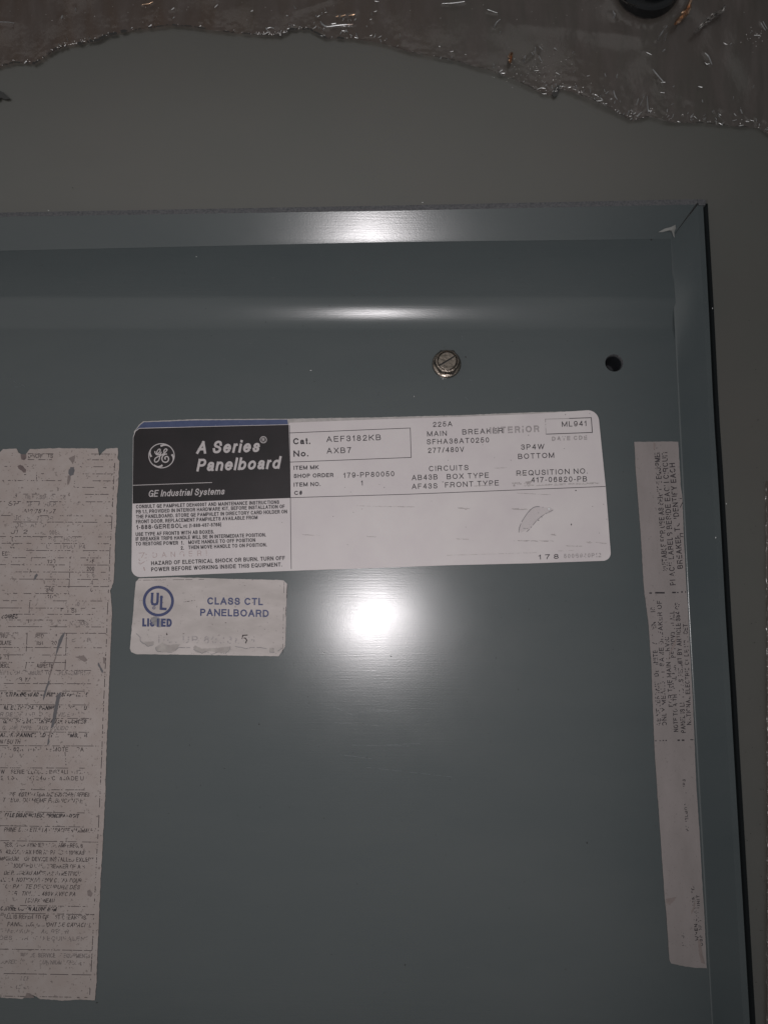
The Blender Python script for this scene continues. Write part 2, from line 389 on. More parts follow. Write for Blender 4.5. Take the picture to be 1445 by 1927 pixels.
class Print:
    def __init__(self, z): self.V = []; self.F = []; self.z = z; self.k = 0
    def zz(self):
        self.k += 1; return self.z + (self.k % 5) * 9e-6
    def text(self, s, p0, p1, cap, wt=0.14, shear=0.0, worn=0.0, gap=0.17, seed=1.0, space=0.36):
        p0 = Vector(p0); p1 = Vector(p1); L = (p1 - p0).length
        ux = (p1 - p0) / L; uy = Vector((ux.y, -ux.x))          # up on the picture for left-to-right
        x = 0; items = []
        for ch in s:
            if ch == ' ': x += space; continue
            W, st = G[ch]; W = max(W, wt)
            items.append((x, W, st)); x += W + gap
        nat = (x - gap) * cap
        f = L / nat
        for x0, W, st in items:
            for pl in st:
                pts = []
                for (a, b) in pl:
                    yy = wt / 2 + b * (1 - wt)
                    xx = (x0 + wt / 2 + a * (W - wt)) * f + shear * yy
                    q = p0 + ux * (xx * cap) + uy * (yy * cap); pts.append((q.x, q.y))
                ribbon(self.V, self.F, pts, wt * cap, self.zz(), worn, seed)
        return self
    def line(self, pts, wd, worn=0.0, seed=2.0, taper=None, cap=False):
        ribbon(self.V, self.F, pts, wd, self.zz(), worn, seed, cap, taper); return self
    def disc(self, c, rx, ry=None, n=14):
        ry = ry or rx; z = self.zz(); s = len(self.V)
        for i in range(n):
            a = 2 * math.pi * i / n; self.V.append(at(c[0] + rx * math.cos(a), c[1] + ry * math.sin(a), z))
        self.F.append(tuple(range(s, s + n))); return self
    def poly(self, pts):
        z = self.zz(); s = len(self.V)
        for p in pts: self.V.append(at(p[0], p[1], z))
        self.F.append(tuple(range(s, s + len(pts)))); return self
    def build(self, name, m, parent, label=None):
        o = mesh(name, self.V, self.F, m, parent, label=label)
        if sum(1 for p in o.data.polygons if p.normal.z < 0) > 0:
            bm = bmesh.new(); bm.from_mesh(o.data)
            for f in bm.faces:
                f.normal_update()
                if f.normal.z < 0: f.normal_flip()
            bm.to_mesh(o.data); bm.free()
        return o

# ------------------------------------------------------------ the surface underneath
def interp(tab, t):
    for (a, b), (c, d) in zip(tab, tab[1:]):
        if t <= c: return b + (d - b) * (t - a) / (c - a)
    (a, b), (c, d) = tab[-2:]
    return b + (d - b) * (t - a) / (c - a)
bm = bmesh.new()
gx, gy = 60, 120
x0, x1, y0, y1 = -0.36, 0.36, -0.36, 0.42
vs = [[bm.verts.new((x0 + (x1 - x0) * i / gx, y0 + (y1 - y0) * j / gy, BACK + bow(y0 + (y1 - y0) * j / gy) + 0.0006 * noise.noise(Vector((i * .13, j * .13, 2))))) for i in range(gx + 1)] for j in range(gy + 1)]
for j in range(gy):
    for i in range(gx): bm.faces.new((vs[j][i], vs[j][i + 1], vs[j + 1][i + 1], vs[j + 1][i]))
me = bpy.data.meshes.new('ground'); bm.to_mesh(me); bm.free(); me.materials.append(M['outer_paint'])
me.polygons.foreach_set('use_smooth', [True] * len(me.polygons))
gr = bpy.data.objects.new('ground', me); COL.objects.link(gr); gr['kind'] = 'structure'
gr['label'] = 'warm grey painted steel sheet under the tray'

# ------------------------------------------------------------ the tray
UP = 0.00275                       # the shallow step near the top
tray = thing('panel_tray', 'grey enamelled steel panel back with upturned edges, stickers and a bolt on it', 'panel', (0, 0, 0))
FOLD_R = [(300, 1254), (450, 1262), (760, 1277), (1150, 1296), (1822, 1334), (1927, 1340), (2060, 1348)]   # y -> x
RIM_R = [(300, 1308), (385, 1312), (579, 1323), (700, 1329), (900, 1339), (1170, 1354.7), (1294, 1361.6), (1400, 1368), (1892, 1396), (2200, 1414)]
OUT_R = [(300, 1317), (385, 1322), (579, 1332.7), (780, 1342), (900, 1350), (1003, 1356), (1170, 1365), (1294, 1373), (1400, 1379), (1892, 1408), (2200, 1426)]
FOLD_T = [(-700, 489), (0, 472), (720, 456), (1225, 450), (1262, 449.5), (1400, 448)]   # x -> y
RIM_T = [(-700, 420), (0, 408), (720, 397), (1300, 385), (1450, 382)]
OUT_T = [(-700, 412), (0, 400), (720, 387), (1300, 375), (1450, 372)]
YB = 1990; XL = -620

V = []; Fc = []
def quad(a, b, c, d): s = len(V); V.extend([a, b, c, d]); Fc.append((s, s + 1, s + 2, s + 3))
def stepz(py): 
    if py >= 620: return 0.0
    if py <= 558: return UP
    return UP * (0.5 - 0.5 * math.cos(math.pi * (620 - py) / 62))
HX, HY, HR = 1155, 683, 17.5
xs_l = [XL, -300, 0, 300, 600, 900, 1120]
def flx(py): return interp(FOLD_R, py)
# lower flat field, with the hole's cell left open
for (ya, yb) in ((636, 650), (650, 716), (716, 1100), (1100, 1500), (1500, YB)):
    for xa, xb in zip(xs_l, xs_l[1:]): quad(at(xa, ya), at(xa, yb), at(xb, yb), at(xb, ya))
    if ya != 650: quad(at(1120, ya), at(1120, yb), at(1190, yb), at(1190, ya))
    quad(at(1190, ya), at(1190, yb), at(flx(yb) + 2, yb), at(flx(ya) + 2, ya))
nseg = 48
C0 = at(HX, HY); HRW = HR * U * 1.0
ring = []
for i in range(nseg):
    a = math.radians(45 + 360 * i / nseg); c, s_ = math.cos(a), math.sin(a)
    m_ = max(abs(c), abs(s_)); sx, sy = c / m_, s_ / m_
    q = at(1155 + 35 * sx, 683 - 33 * sy)
    ring.append((q, C0 + Vector((c, s_, 0)) * HRW))
for i in range(nseg):
    (a, b), (c, d) = ring[i], ring[(i + 1) % nseg]; quad(a, b, d, c)
# the step and the upper field, smooth
back = mesh('back_plate', V, Fc, M['paint'], tray)
V = []; Fc = []
rows = [636, 630, 625] + [622 - 66 * k / 22 for k in range(0, 23)] + [548, 530, 500, 470]
cols = [XL + (1262 - XL) * i / 60 for i in range(61)]
def ty(x, r):          # rows below 470 follow the tilted fold
    if r > 470: return r
    return interp(FOLD_T, x) - 3
for r in rows:
    for i, x in enumerate(cols):
        xx = x if i < 60 else flx(r) + 2
        V.append(at(xx, ty(xx, r), stepz(r)))
nc = len(cols)
for j in range(len(rows) - 1):
    for i in range(nc - 1): Fc.append((j * nc + i, j * nc + i + 1, (j + 1) * nc + i + 1, (j + 1) * nc + i))
mesh('stepped_border', V, Fc, M['paint'], tray, smooth=True)
# hole
V = []; Fc = []
for k, (rr, zz_) in enumerate(((HRW, 0.0), (HRW * .94, -0.0004), (HRW * .90, -0.0016))):
    for i in range(nseg):
        a = 2 * math.pi * i / nseg; V.append(C0 + Vector((math.cos(a) * rr, math.sin(a) * rr, zz_)))
for k in range(2):
    for i in range(nseg): Fc.append((k * nseg + i, k * nseg + (i + 1) % nseg, (k + 1) * nseg + (i + 1) % nseg, (k + 1) * nseg + i))
mesh('hole_edge', V, Fc, M['edge'], tray, smooth=True)
V = []; Fc = []
for zz_ in (-0.0016, -0.012):
    for i in range(nseg):
        a = 2 * math.pi * i / nseg; V.append(C0 + Vector((math.cos(a) * HRW * .9, math.sin(a) * HRW * .9, zz_)))
for i in range(nseg): Fc.append((i, (i + 1) % nseg, nseg + (i + 1) % nseg, nseg + i))
Fc.append(tuple(range(nseg, 2 * nseg)))
mesh('hole_shade_cup', V, Fc, M['hole'], tray)  # near-black cup added below so the hole looks shaded

def flange(name, fold, rimi, rimo, z_fold, n_bend=5, parent=tray, rad=.0005):
    """fold: foot line on the plate; rimi: inner rim line; rimo: outer rim line (world points). Inner face with bend, rim, outer face."""
    V = []; Fc = []; Ve = []; Fe = []
    K = len(fold); prof = []
    for f, ri, ro in zip(fold, rimi, rimo):
        up = (ri - f); h = Vector((f.x - ri.x, f.y - ri.y, 0))
        inn = (ri - f).copy(); inn.z = 0
        out_dir = (ro - ri); out_dir.z = 0; out_dir.normalize()
        r = rad
        p0 = f - out_dir * r * 0.7 + Vector((0, 0, .00004))
        pts = []
        upn = (ri - f).normalized()
        for k in range(n_bend + 1):
            t = k / n_bend; a = p0; b = f; c = f + upn * r
            pts.append(a * (1 - t) ** 2 + b * 2 * t * (1 - t) + c * t * t)
        for k in range(1, 7): pts.append((f + upn * r).lerp(ri, k / 6))
        prof.append(pts)
    m_ = len(prof[0])
    for pts in prof: V.extend(pts)
    for i in range(K - 1):
        for j in range(m_ - 1): Fc.append((i * m_ + j, (i + 1) * m_ + j, (i + 1) * m_ + j + 1, i * m_ + j + 1))
    o = mesh(name, V, Fc, M['paint'], parent, smooth=True)
    for i, (ri, ro, f) in enumerate(zip(rimi, rimo, fold)):
        q = ro.copy(); q.z = BACK + 0.004; q2 = ro.copy()
        Ve.extend([ri, ro, ro + Vector((0, 0, -.0003)), Vector((f.x + (ro.x - ri.x), f.y + (ro.y - ri.y), z_fold - 0.002))])
    for i in range(K - 1):
        for j in range(3): Fe.append((i * 4 + j, (i + 1) * 4 + j, (i + 1) * 4 + j + 1, i * 4 + j + 1))
    return o, (Ve, Fe)
ysR = [449.5 + (YB - 449.5) * i / 24 for i in range(25)]
def jig(k, s, amp): return amp * noise.noise(Vector((k * .9, s, 1)))
foldR = [at(flx(y), y, stepz(y)) for y in ysR]
yr = [386 + (2060 - 386) * i / 24 for i in range(25)]
rimR = [at(interp(RIM_R, y), y, RIM) for y in yr]
outR = [at(interp(OUT_R, y), y, RIM) for y in yr]
o, (Ve, Fe) = flange('side_flange', foldR, rimR, outR, 0)
mesh('cut_edge', Ve, Fe, M['paint'], o)
xsT = [XL + (1262 - XL) * i / 30 for i in range(31)]
xsr = [-720 + (1308 + 720) * i / 30 for i in range(31)]
foldT = [at(x, interp(FOLD_T, x), UP) for x in xsT]
rimT = [at(x, interp(RIM_T, x), RIM) for x in xsr]
outT = [at(x + (10 * i / 30 if i == 30 else 0), interp(OUT_T, x), RIM) for i, x in enumerate(xsr)]
o, (Ve, Fe) = flange('top_flange', foldT, rimT, outT, 0, rad=.00012)
mesh('cut_edge', Ve, Fe, M['edge'], o)
# bottom and left flanges (they only show as reflections in the plate)
fb = [at(x, YB, 0) for x in (XL, 0, 700, 1343)]
mesh('bottom_flange', [p + Vector((0, -0.0005 * 0, 0)) for p in fb] + [p + Vector((0, -0.001, RIM)) for p in fb] + [p + Vector((0, -0.003, RIM)) for p in fb] + [p + Vector((0, -0.003, -.002)) for p in fb],
     [(r * 4 + i, r * 4 + i + 1, (r + 1) * 4 + i + 1, (r + 1) * 4 + i) for r in range(3) for i in range(3)], M['paint'], tray)
pl = [at(XL, YB, 0), at(XL, 1200, 0), at(XL, 489, 0)]
mesh('left_flange', pl + [p + Vector((-.001, 0, RIM)) for p in pl] + [p + Vector((-.003, 0, RIM)) for p in pl] + [p + Vector((-.003, 0, -.002)) for p in pl],
     [(r * 3 + i, r * 3 + i + 1, (r + 1) * 3 + i + 1, (r + 1) * 3 + i) for r in range(3) for i in range(2)], M['paint'], tray)
# corner seam between the two flanges: the gap's shade is painted on a thin near-black strip
ca, cb = foldR[0], rimR[0]; ta, tb = foldT[-1], rimT[-1]
mesh('corner_seam', [ca + Vector((.0006, .0008, 0)), cb + Vector((.0004, .0012, -.0002)), tb + Vector((.0004, .0012, -.0002)), ta + Vector((0, .0010, 0))], [(0, 1, 2, 3)], M['seam'], tray)
# end of the top flange's sheet, square at the corner
e0 = at(1312, 375.5, RIM + .0003); e1 = at(1326.5, 375.5, RIM + .0003); e2 = at(1326.5, 386, RIM + .0003); e3 = at(1314, 386, RIM + .0003)
dn = Vector((0, 0, -0.006))
mesh('corner_tab', [e0, e1, e2, e3, e0 + dn, e1 + dn, e2 + dn, e3 + dn], [(0, 3, 2, 1), (0, 1, 5, 4), (1, 2, 6, 5), (2, 3, 7, 6), (3, 0, 4, 7)], M['edge'], tray)
# blob of paint in the corner
bm = bmesh.new()
A0 = ta.lerp(tb, .28)
pts3 = [(1238, 437, .006), (1250, 430, .0075), (1262, 427, .0095), (1270, 423, .0115), (1271, 430, .0095), (1268, 437, .0065), (1269, 448, .0035), (1266, 444, .003), (1264, 436, .0055), (1254, 434, .0062), (1246, 437, .0050)]
def corner_z(x, y): return max((450 - y) / 65 * (RIM - UP) + UP, (x - 1262) / 56 * RIM) + .0004
vv = [bm.verts.new(at(x, y, corner_z(x, y))) for x, y, z in pts3]
cen = bm.verts.new(at(1263, 432, corner_z(1263, 432) + .0006))
for i in range(len(vv)): bm.faces.new((vv[i], vv[(i + 1) % len(vv)], cen))
bmesh.ops.recalc_face_normals(bm, faces=bm.faces)
me = bpy.data.meshes.new('paint_bead'); bm.to_mesh(me); bm.free(); me.materials.append(M['bead'])
me.polygons.foreach_set('use_smooth', [True] * len(me.polygons))
o = bpy.data.objects.new('paint_bead', me); COL.objects.link(o); o.parent = tray

# black strip put in as the dark shadow gap outside the right rim
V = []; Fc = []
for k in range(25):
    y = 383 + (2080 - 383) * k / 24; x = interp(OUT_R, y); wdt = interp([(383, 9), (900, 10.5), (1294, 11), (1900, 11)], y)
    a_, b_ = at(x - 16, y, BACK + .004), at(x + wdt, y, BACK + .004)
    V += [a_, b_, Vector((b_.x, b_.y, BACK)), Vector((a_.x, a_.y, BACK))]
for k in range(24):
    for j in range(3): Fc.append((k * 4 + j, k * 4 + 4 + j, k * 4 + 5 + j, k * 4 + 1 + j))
o = mesh('gap_shade_strip', V, Fc, M['gap_shade']); tag(o, 'thin black strip standing in for the dark gap outside the right rim', 'strip')

# fine scratches on the plate
P = Print(0.00002)
for (a, b) in (((20, 712), (33, 722)), ((28, 728), (48, 728)), ((48, 728), (36, 720)), ((20, 700), (22, 712)), ((628, 1330), (664, 1346)), ((640, 1420), (700, 1428)),
               ((676, 1332), (730, 1336)), ((690, 1325), (718, 1326)), ((672, 1340), (760, 1338)), ((660, 1402), (770, 1404)), ((722, 1402), (790, 1399)),
               ((700, 1295), (728, 1296)), ((670, 1296), (690, 1296)), ((630, 1360), (720, 1366)), ((560, 1060), (640, 1050)),
               ((872, 712), (888, 716)), ((868, 742), (880, 752)), ((869, 632), (870, 640)), ((330, 1680), (342, 1706)), ((246, 1450), (256, 1462)), ((690, 1444), (850, 1462))):
    P.line([a, b], 0.8, worn=0.45, seed=a[0] * .1)
o = P.build('scratch_marks', M['haze_scratch'], tray); o['kind'] = 'stuff'

# ------------------------------------------------------------ stickers
TH = 0.00018
def sticker(name, label, outline, z0, m, cpt, step=3, amp=.3, body='paper', th=TH, cat_='sticker', seed=1):
    t = thing(name, label, cat_, at(cpt[0], cpt[1], z0))
    plate(body, rough_poly(outline, step, amp, .12, seed), z0 + 1e-6, z0 + th, m, t)
    return t
def rnd(cx, cy, r, a0, a1, n=5): return [(cx + r * math.cos(math.radians(a0 + (a1 - a0) * i / n)), cy - r * math.sin(math.radians(a0 + (a1 - a0) * i / n))) for i in range(n + 1)]

# older sticker below the nameplate
us = sticker('old_sticker', 'older sticker with blue band peeping out above the black corner of the large nameplate', [(252, 830), (253, 812), (262, 800), (270, 793), (364, 789), (541, 788), (600, 787), (700, 785.5), (860, 781.5), (1000, 776), (1100, 773.5), (1100, 800), (600, 820)],
             0, M['under_paper'], (400, 800), 2.5, .45)
plate('blue_band', rough_poly([(254, 822), (255, 812), (264, 800), (271, 794.5), (364, 791), (541, 789.5), (543, 806), (300, 812)], 2.5, .4, .2, 3), TH, TH + .00002, M['blue_band'], us)

ZN = TH + .00003
npz = ZN + TH
name_out = rnd(264, 1070, 16, 270, 180) + [(248.9, 981), (250, 915), (251, 822), (255, 811), (263, 805.5), (400, 802), (543.4, 798.5), (545, 795.5), (700, 789.5), (860, 784.5), (1000, 779)] \
    + rnd(1105.7, 793, 21, 90, 10) + [(1134.5, 870.7), (1139, 915), (1144, 980)] + rnd(1134, 1041, 14.5, 5, -80) + [(1000, 1060), (840, 1063.8), (695, 1069), (540, 1074.4), (400, 1080)]
name_out = [p for p in name_out]
np_ = sticker('nameplate', 'large white nameplate sticker with black header, logo and typed catalogue numbers', name_out, ZN, M['white_paper'], (700, 930), 6, .12, cat_='label')
zt = npz + .000012
P = Print(zt)
P.V = []; P.F = []
P.poly([(250.2, 947.8), (250.4, 915), (251.6, 823), (255.5, 812), (263, 806.5), (400, 802.8), (543.4, 799.3), (545, 860), (546.7, 937.2)])
P.build('header_block', M['black'], np_)
zt2 = zt + .00002
P = Print(zt2)
P.text('A Series', (369, 854.2), (487.5, 850.6), 23.6, .19, .24, gap=.12, space=.30)
P.text('Panelboard', (369.5, 887.3), (526, 882), 23.6, .185, .24, gap=.11)
P.text('GE Industrial Systems', (279.4, 935.2), (422, 930.4), 12.6, .14, .24, gap=.14)
P.line([(250.5, 913.3), (399.4, 908)], 1.1)
P.line([(495.8 + 6 * math.cos(i / 16 * 2 * math.pi), 827.5 + 6 * math.sin(i / 16 * 2 * math.pi)) for i in range(17)], 1.3)
P.text('R', (493.4, 831.4), (498.6, 831.2), 7.6, .17)
P.build('title_print', M['silver'], np_)
# round monogram
P = Print(zt2)
def lg(x, y): return (260 + x / 18.06, 820 + y / 18.06)
def lgl(pts, wd, taper=None, n=5): P.line([lg(*p) for p in cat(pts, n)], wd / 18.06, taper=taper, cap=False)
P.line([lg(803 + 432 * math.cos(i / 40 * 2 * math.pi), 680 + 412 * math.sin(i / 40 * 2 * math.pi)) for i in range(41)], 30 / 18.06)
tp = lambda t: .25 + .9 * t
lgl([(1215, 560), (1130, 410), (1000, 325), (880, 315), (770, 350)], 62, tp)
lgl([(400, 800), (395, 640), (430, 520), (425, 640), (450, 715)][0:0] or [(440, 470), (415, 560), (425, 650), (455, 715)], 62, tp)
lgl([(560, 985), (650, 1045), (760, 1040), (835, 1000)], 62, tp)
lgl([(1165, 900), (1200, 800), (1190, 700), (1150, 635)], 62, tp)
lgl([(585, 520), (582, 575), (640, 640), (720, 640), (780, 590), (795, 545)], 34)
lgl([(640, 640), (650, 540), (700, 465), (755, 460), (750, 530), (690, 600), (650, 610)], 34)
lgl([(780, 590), (745, 700), (720, 810), (650, 885), (590, 890), (565, 835), (600, 760), (700, 700), (830, 640), (930, 560), (990, 480), (950, 445), (900, 480), (885, 560), (930, 620), (990, 620)], 36)
lgl([(930, 625), (850, 680), (815, 780), (850, 870), (930, 900), (1010, 870), (1045, 790), (1010, 710), (940, 715), (915, 770), (945, 800)], 40)
P.build('round_monogram', M['silver'], np_)
P = Print(zt)
T = P.text
for s, a, b, c in [
    ('CONSULT GE PAMPHLET DEH40007 AND MAINTENANCE INSTRUCTIONS', (256.6, 957), (525.6, 948.2), 7.4),
    ('PB 1.1, PROVIDED IN INTERIOR HARDWARE KIT, BEFORE INSTALLATION OF', (256.6, 966.6), (536, 956.4), 7.4),
    ('THE PANELBOARD. STORE GE PAMPHLET IN DIRECTORY CARD HOLDER ON', (256.6, 976), (540.5, 966), 7.4),
    ('FRONT DOOR. REPLACEMENT PAMPHLETS AVAILABLE FROM', (256.6, 985.4), (485, 977), 7.4),
    ('1-888-GERESOL', (257.3, 996.5), (344, 993.4), 9), ('VE', (345, 993.4), (353.4, 993.1), 6.2), ('(1-888-437-3765)', (356.7, 992.5), (416.5, 990.3), 7.2),
    ('USE TYPE AF FRONTS WITH AB BOXES.', (256, 1009), (403.2, 1004), 7.4),
    ('IF BREAKER TRIPS HANDLE WILL BE IN INTERMEDIATE POSITION.', (256, 1018), (500.8, 1009.8), 7.4),
    ('TO RESTORE POWER', (256, 1027), (335.7, 1025), 7.4), ('1.', (341.2, 1025), (346.8, 1024.8), 7.4), ('MOVE HANDLE TO OFF POSITION', (355, 1024), (480.7, 1019.7), 7.4),
    ('2.', (340.8, 1034.6), (346.8, 1034.4), 7.4), ('THEN MOVE HANDLE TO ON POSITION.', (355, 1033.7), (502.4, 1028.4), 7.4),
    ('HAZARD OF ELECTRICAL SHOCK OR BURN. TURN OFF', (285, 1063.8), (536.7, 1053.8), 8.2),
    ('POWER BEFORE WORKING INSIDE THIS EQUIPMENT.', (285, 1075.5), (531.2, 1066), 8.2)]:
    T(s, a, b, c * .95, .19, gap=.13)
P.build('instruction_print', M['ink'], np_)
P = Print(zt); T = P.text
for s, a, b, c in [('Cat.', (551.5, 836.4), (584.4, 835.6), 11.8), ('No.', (552, 859.6), (581, 858.8), 11.6),
                   ('ITEM MK', (552.6, 884.4), (600, 883), 7.8), ('SHOP ORDER', (552.8, 899.7), (628, 897.7), 7.8),
                   ('ITEM NO.', (552.8, 916), (603.6, 914.6), 7.8), ('C#', (553.7, 931.6), (569.5, 931), 7.8)]:
    T(s, a, b, c, .20, gap=.09)
for pts in ([(544.9, 814.7), (771.8, 805.4), (773.6, 860.8), (545.5, 869.6)], [(546.6, 936.5), (770, 930), (1138.5, 915.4)], [(544.9, 800), (546.7, 937), (548.2, 1071)]):
    P.line(pts, 1.15)
P.build('form_print', M['ink_bold'], np_)
P = Print(zt); T = P.text
for s, a, b, c in [('AEF3182KB', (614.2, 832), (717, 828.2), 10.8), ('AXB7', (614.8, 853.7), (661, 852.3), 10.8),
                   ('179-PP80050', (646.3, 899.5), (742.2, 896.2), 9.8), ('1', (679.6, 913.6), (683, 913.5), 9.4),
                   ('225A', (814.6, 803.6), (851, 802.2), 9.6), ('MAIN', (803.5, 821.3), (840.7, 820.2), 9.8), ('SFHA36AT0250', (803, 836.4), (920.2, 832.6), 9.8),
                   ('277/480V', (805.3, 852.6), (873.2, 850.3), 9.8), ('BREAKER', (869.5, 818), (946.3, 815), 10),
                   ('3P4W', (980, 846.4), (1024.2, 845.2), 10), ('BOTTOM', (974.4, 864), (1042.6, 861.4), 10), ('ML941', (1056.6, 803.2), (1103.5, 801.6), 10),
                   ('CIRCUITS', (806.8, 886.9), (881.5, 884.7), 10), ('AB43B', (774.7, 904), (823.4, 902.2), 10), ('BOX TYPE', (840.5, 902), (919.7, 899), 10),
                   ('AF43S', (774.7, 920.5), (823, 919), 10), ('FRONT TYPE', (837.2, 917.7), (938.5, 913.5), 10),
                   ('REQUSITION NO.', (971.3, 895.5), (1105.3, 891), 10), ('417-06820-PB', (999, 908), (1104.2, 906), 10)]:
    T(s, a, b, c, .14, gap=.2)
P.build('typed_print', M['ink'], np_)
P = Print(zt); T = P.text
T('178', (1012.3, 1052.9), (1051.5, 1051.4), 9, .16, gap=.3)
P.build('form_number', M['ink'], np_)
P = Print(zt + 1.6e-5)
P.text('INTERIOR', (921, 816.4), (1015, 812.9), 12.6, .22, worn=.12, seed=3)
P.text('DATE CDE', (1037.7, 829.8), (1104.6, 827.2), 8.2, .24, worn=.12, seed=4)
P.line([(1027, 817), (1025.6, 788.8), (1070, 787.4)], 1.2, worn=.3)
P.build('grey_stamp_print', M['grey_print'], np_)
P = Print(zt)
P.line([(1070, 787.4), (1112, 786), (1114, 813.8), (1027, 817)], 1.4)
P.build('date_box', M['ink_bold'], np_)
P = Print(zt)
P.text('500B940P12', (1060.3, 1050.6), (1130.8, 1048.5), 8.2, .2, worn=.2, seed=5)
P.build('faint_number', M['grey_print'], np_)
P = Print(zt)
P.text('DANGER!', (288.3, 1049.6), (389.5, 1045.6), 10, .10, worn=.22, gap=.75, seed=8)
P.line([(262, 1041), (273, 1040), (280, 1049), (262, 1052), (264, 1062), (276, 1055)], 1.0, worn=.45, seed=2)
P.line([(272, 1040), (261, 1060)], 1.0, worn=.5, seed=2); P.line([(271, 1067), (273, 1074)], 1.8, worn=.3, seed=6)
P.build('danger_print', M['red_print'], np_)
P = Print(zt + 5e-5)
for a, b, wd in [((970, 893.5), (990, 892.5), 2), ((963, 912), (1000, 909), 7), ((985, 914.5), (1040, 911.5), 2.6), ((1040, 912), (1128, 909), 3), ((972, 928), (1036, 931), 1.1), ((860, 956), (885, 956.6), 2),
                 ((872, 957), (880, 958), 3), ((962, 957.5), (1000, 959), 2.4), ((858, 1014), (882, 1015), 1.4), ((965, 1017.5), (1045, 1018.6), 1.9), ((1034, 1005), (1048, 1006.5), 3), ((1102, 1020), (1116, 1021), 3.2),
                 ((1120, 1021), (1142, 1022.5), 2.2), ((1064, 1027), (1096, 1028), 1.6), ((1048, 1037), (1080, 1036), 1.2), ((690, 1010), (708, 1010.3), 1.6), ((565, 1006), (604, 1007.5), 1.3), ((712, 912), (716, 912.6), 1.4),
                 ((810, 943), (816, 943.6), 1), ((670, 952), (780, 954), 1.2), ((930, 881), (960, 880), 1), ((890, 915), (930, 912.5), 1.6), ((840, 1045), (1010, 1040), .8)]:
    for q in range(3):
        yy = (q - 1) * wd / 3
        P.line([(a[0] + q, a[1] + yy), (b[0] - q, b[1] + yy)], wd / 2.6, worn=.50, seed=a[0] * .3 + q)
o = P.build('rub_marks', M['smudge'], np_); o['kind'] = 'stuff'

# clear flake lying on the nameplate
fk = [(841 + (x - 840) * 1.0, y) for x, y in [(1008, 952.7), (1032.7, 955), (1041, 959), (1036, 964), (1023.8, 968), (1010, 979), (995, 997), (987.5, 1002.6), (992, 995), (978.5, 1003.5), (975.5, 995), (981.7, 979), (995, 961.5)]]
fo = thing('plastic_flake', 'torn clear plastic flake stuck on the blank lower right of the nameplate', 'flake', at(1008, 975, npz))
plate('flake_film', rough_poly(fk, 3, .8, .2, 9), npz + .00006, npz + .00010, M['clear_flake'], fo)
P = Print(npz + .00016)
P.line(cat([(976, 1002), (977, 993), (983, 979), (996, 961), (1008, 953.5), (1024, 955)], 5), 1.3, worn=.28)
P.line(cat([(1040, 960), (1024, 968), (1010, 979), (996, 996), (988, 1002)], 5), 1.0, worn=.4)
P.line([(984, 994), (993, 995)], 1.0, worn=.2)
P.build('torn_rim', M['rub'], fo)
bm = bmesh.new(); c_ = at(1033, 957.5, npz + .0003)
bmesh.ops.create_icosphere(bm, subdivisions=2, radius=.00045)
for v in bm.verts: v.co = Vector((v.co.x * 1.2, v.co.y, v.co.z * .6)) + c_ - fo.location
me = bpy.data.meshes.new('grit_bead'); bm.to_mesh(me); bm.free(); me.materials.append(M['speck_pale'])
o = bpy.data.objects.new('grit_bead', me); COL.objects.link(o); o.parent = fo

# listing sticker
ls_out = [(256.3, 1095), (262, 1088.3), (332.8, 1086.4), (435, 1089.4), (525, 1091.5), (533.7, 1092.4), (541, 1099.7), (539.6, 1130), (538.3, 1161), (537, 1216), (532, 1224), (524.6, 1234.9), (412.7, 1233), (320, 1231.7), (257.4, 1231), (247, 1227), (244.8, 1220.7), (250.5, 1161), (254, 1115.7)]
ls = sticker('listing_sticker', 'small scuffed white sticker with blue ring mark and blue lettering below the nameplate', ls_out, 0, M['listing_paper'], (395, 1160), 3, .5, th=.0003)
lz = .0003 + .00001
P = Print(lz)
P.line([(298.5 + 26.7 * math.cos(i / 40 * 2 * math.pi), 1131.2 + 26.4 * math.sin(i / 40 * 2 * math.pi)) for i in range(41)], 5.3)
def ll(x, y): return (230 + x / 4.379, 1070 + y / 4.379)
P.line([ll(*p) for p in [(250, 202), (246, 275), (252, 292), (270, 297), (288, 290), (293, 272), (296, 202)]], 4.6)
P.line([ll(238, 203), ll(262, 203)], 2.0); P.line([ll(284, 203), ll(305, 203)], 2.0)
P.line([ll(*p) for p in [(325, 233), (321, 330), (358, 333)]], 4.8)
P.line([ll(312, 235), ll(340, 235)], 1.8)
P.line([(ll(263, 323)[0] + 2.7 * math.cos(i / 12 * 2 * math.pi), ll(263, 323)[1] + 2.7 * math.sin(i / 12 * 2 * math.pi)) for i in range(13)], 1.0)
P.text('R', ll(258, 330), ll(268, 330), 2.6, .2)
P.text('LISTED', (268.4, 1179), (323.6, 1179.8), 15.6, .25, gap=.12)
P.text('CLASS CTL', (390, 1137.6), (495.4, 1139), 13.7, .20, gap=.08)
P.text('PANELBOARD', (376.6, 1159), (506.3, 1161.3), 13.7, .20, gap=.08)
P.build('listing_print', M['blue_print'], ls)
P = Print(lz + .00002)
P.poly([ll(*p) for p in rough_poly([(240, 405), (262, 395), (305, 398), (318, 430), (322, 450), (318, 485), (300, 488), (262, 462), (240, 440)], 8, 6, .08, 5)])
P.build('rubbed_patch', M['rub'], ls)
P = Print(lz)
P.text('No. UR 69365', (298, 1209.5), (452, 1212), 14, .16, worn=.44, seed=11, gap=.25)
P.text('4', (470, 1212), (482, 1212), 14, .16, worn=.5, seed=12)
P.build('faded_number', M['grey_print'], ls)
P = Print(lz + .00001)
P.line([ll(*p) for p in [(1030, 548), (995, 550), (990, 575), (1015, 572), (1028, 590), (1018, 612)]], 2.0, worn=.2)
P.line([ll(368, 535), ll(372, 548)], 2.2); P.line([ll(1360, 130), ll(1345, 400)], .8, worn=.3); P.line([ll(1335, 110), ll(1322, 700)], .7, worn=.45)
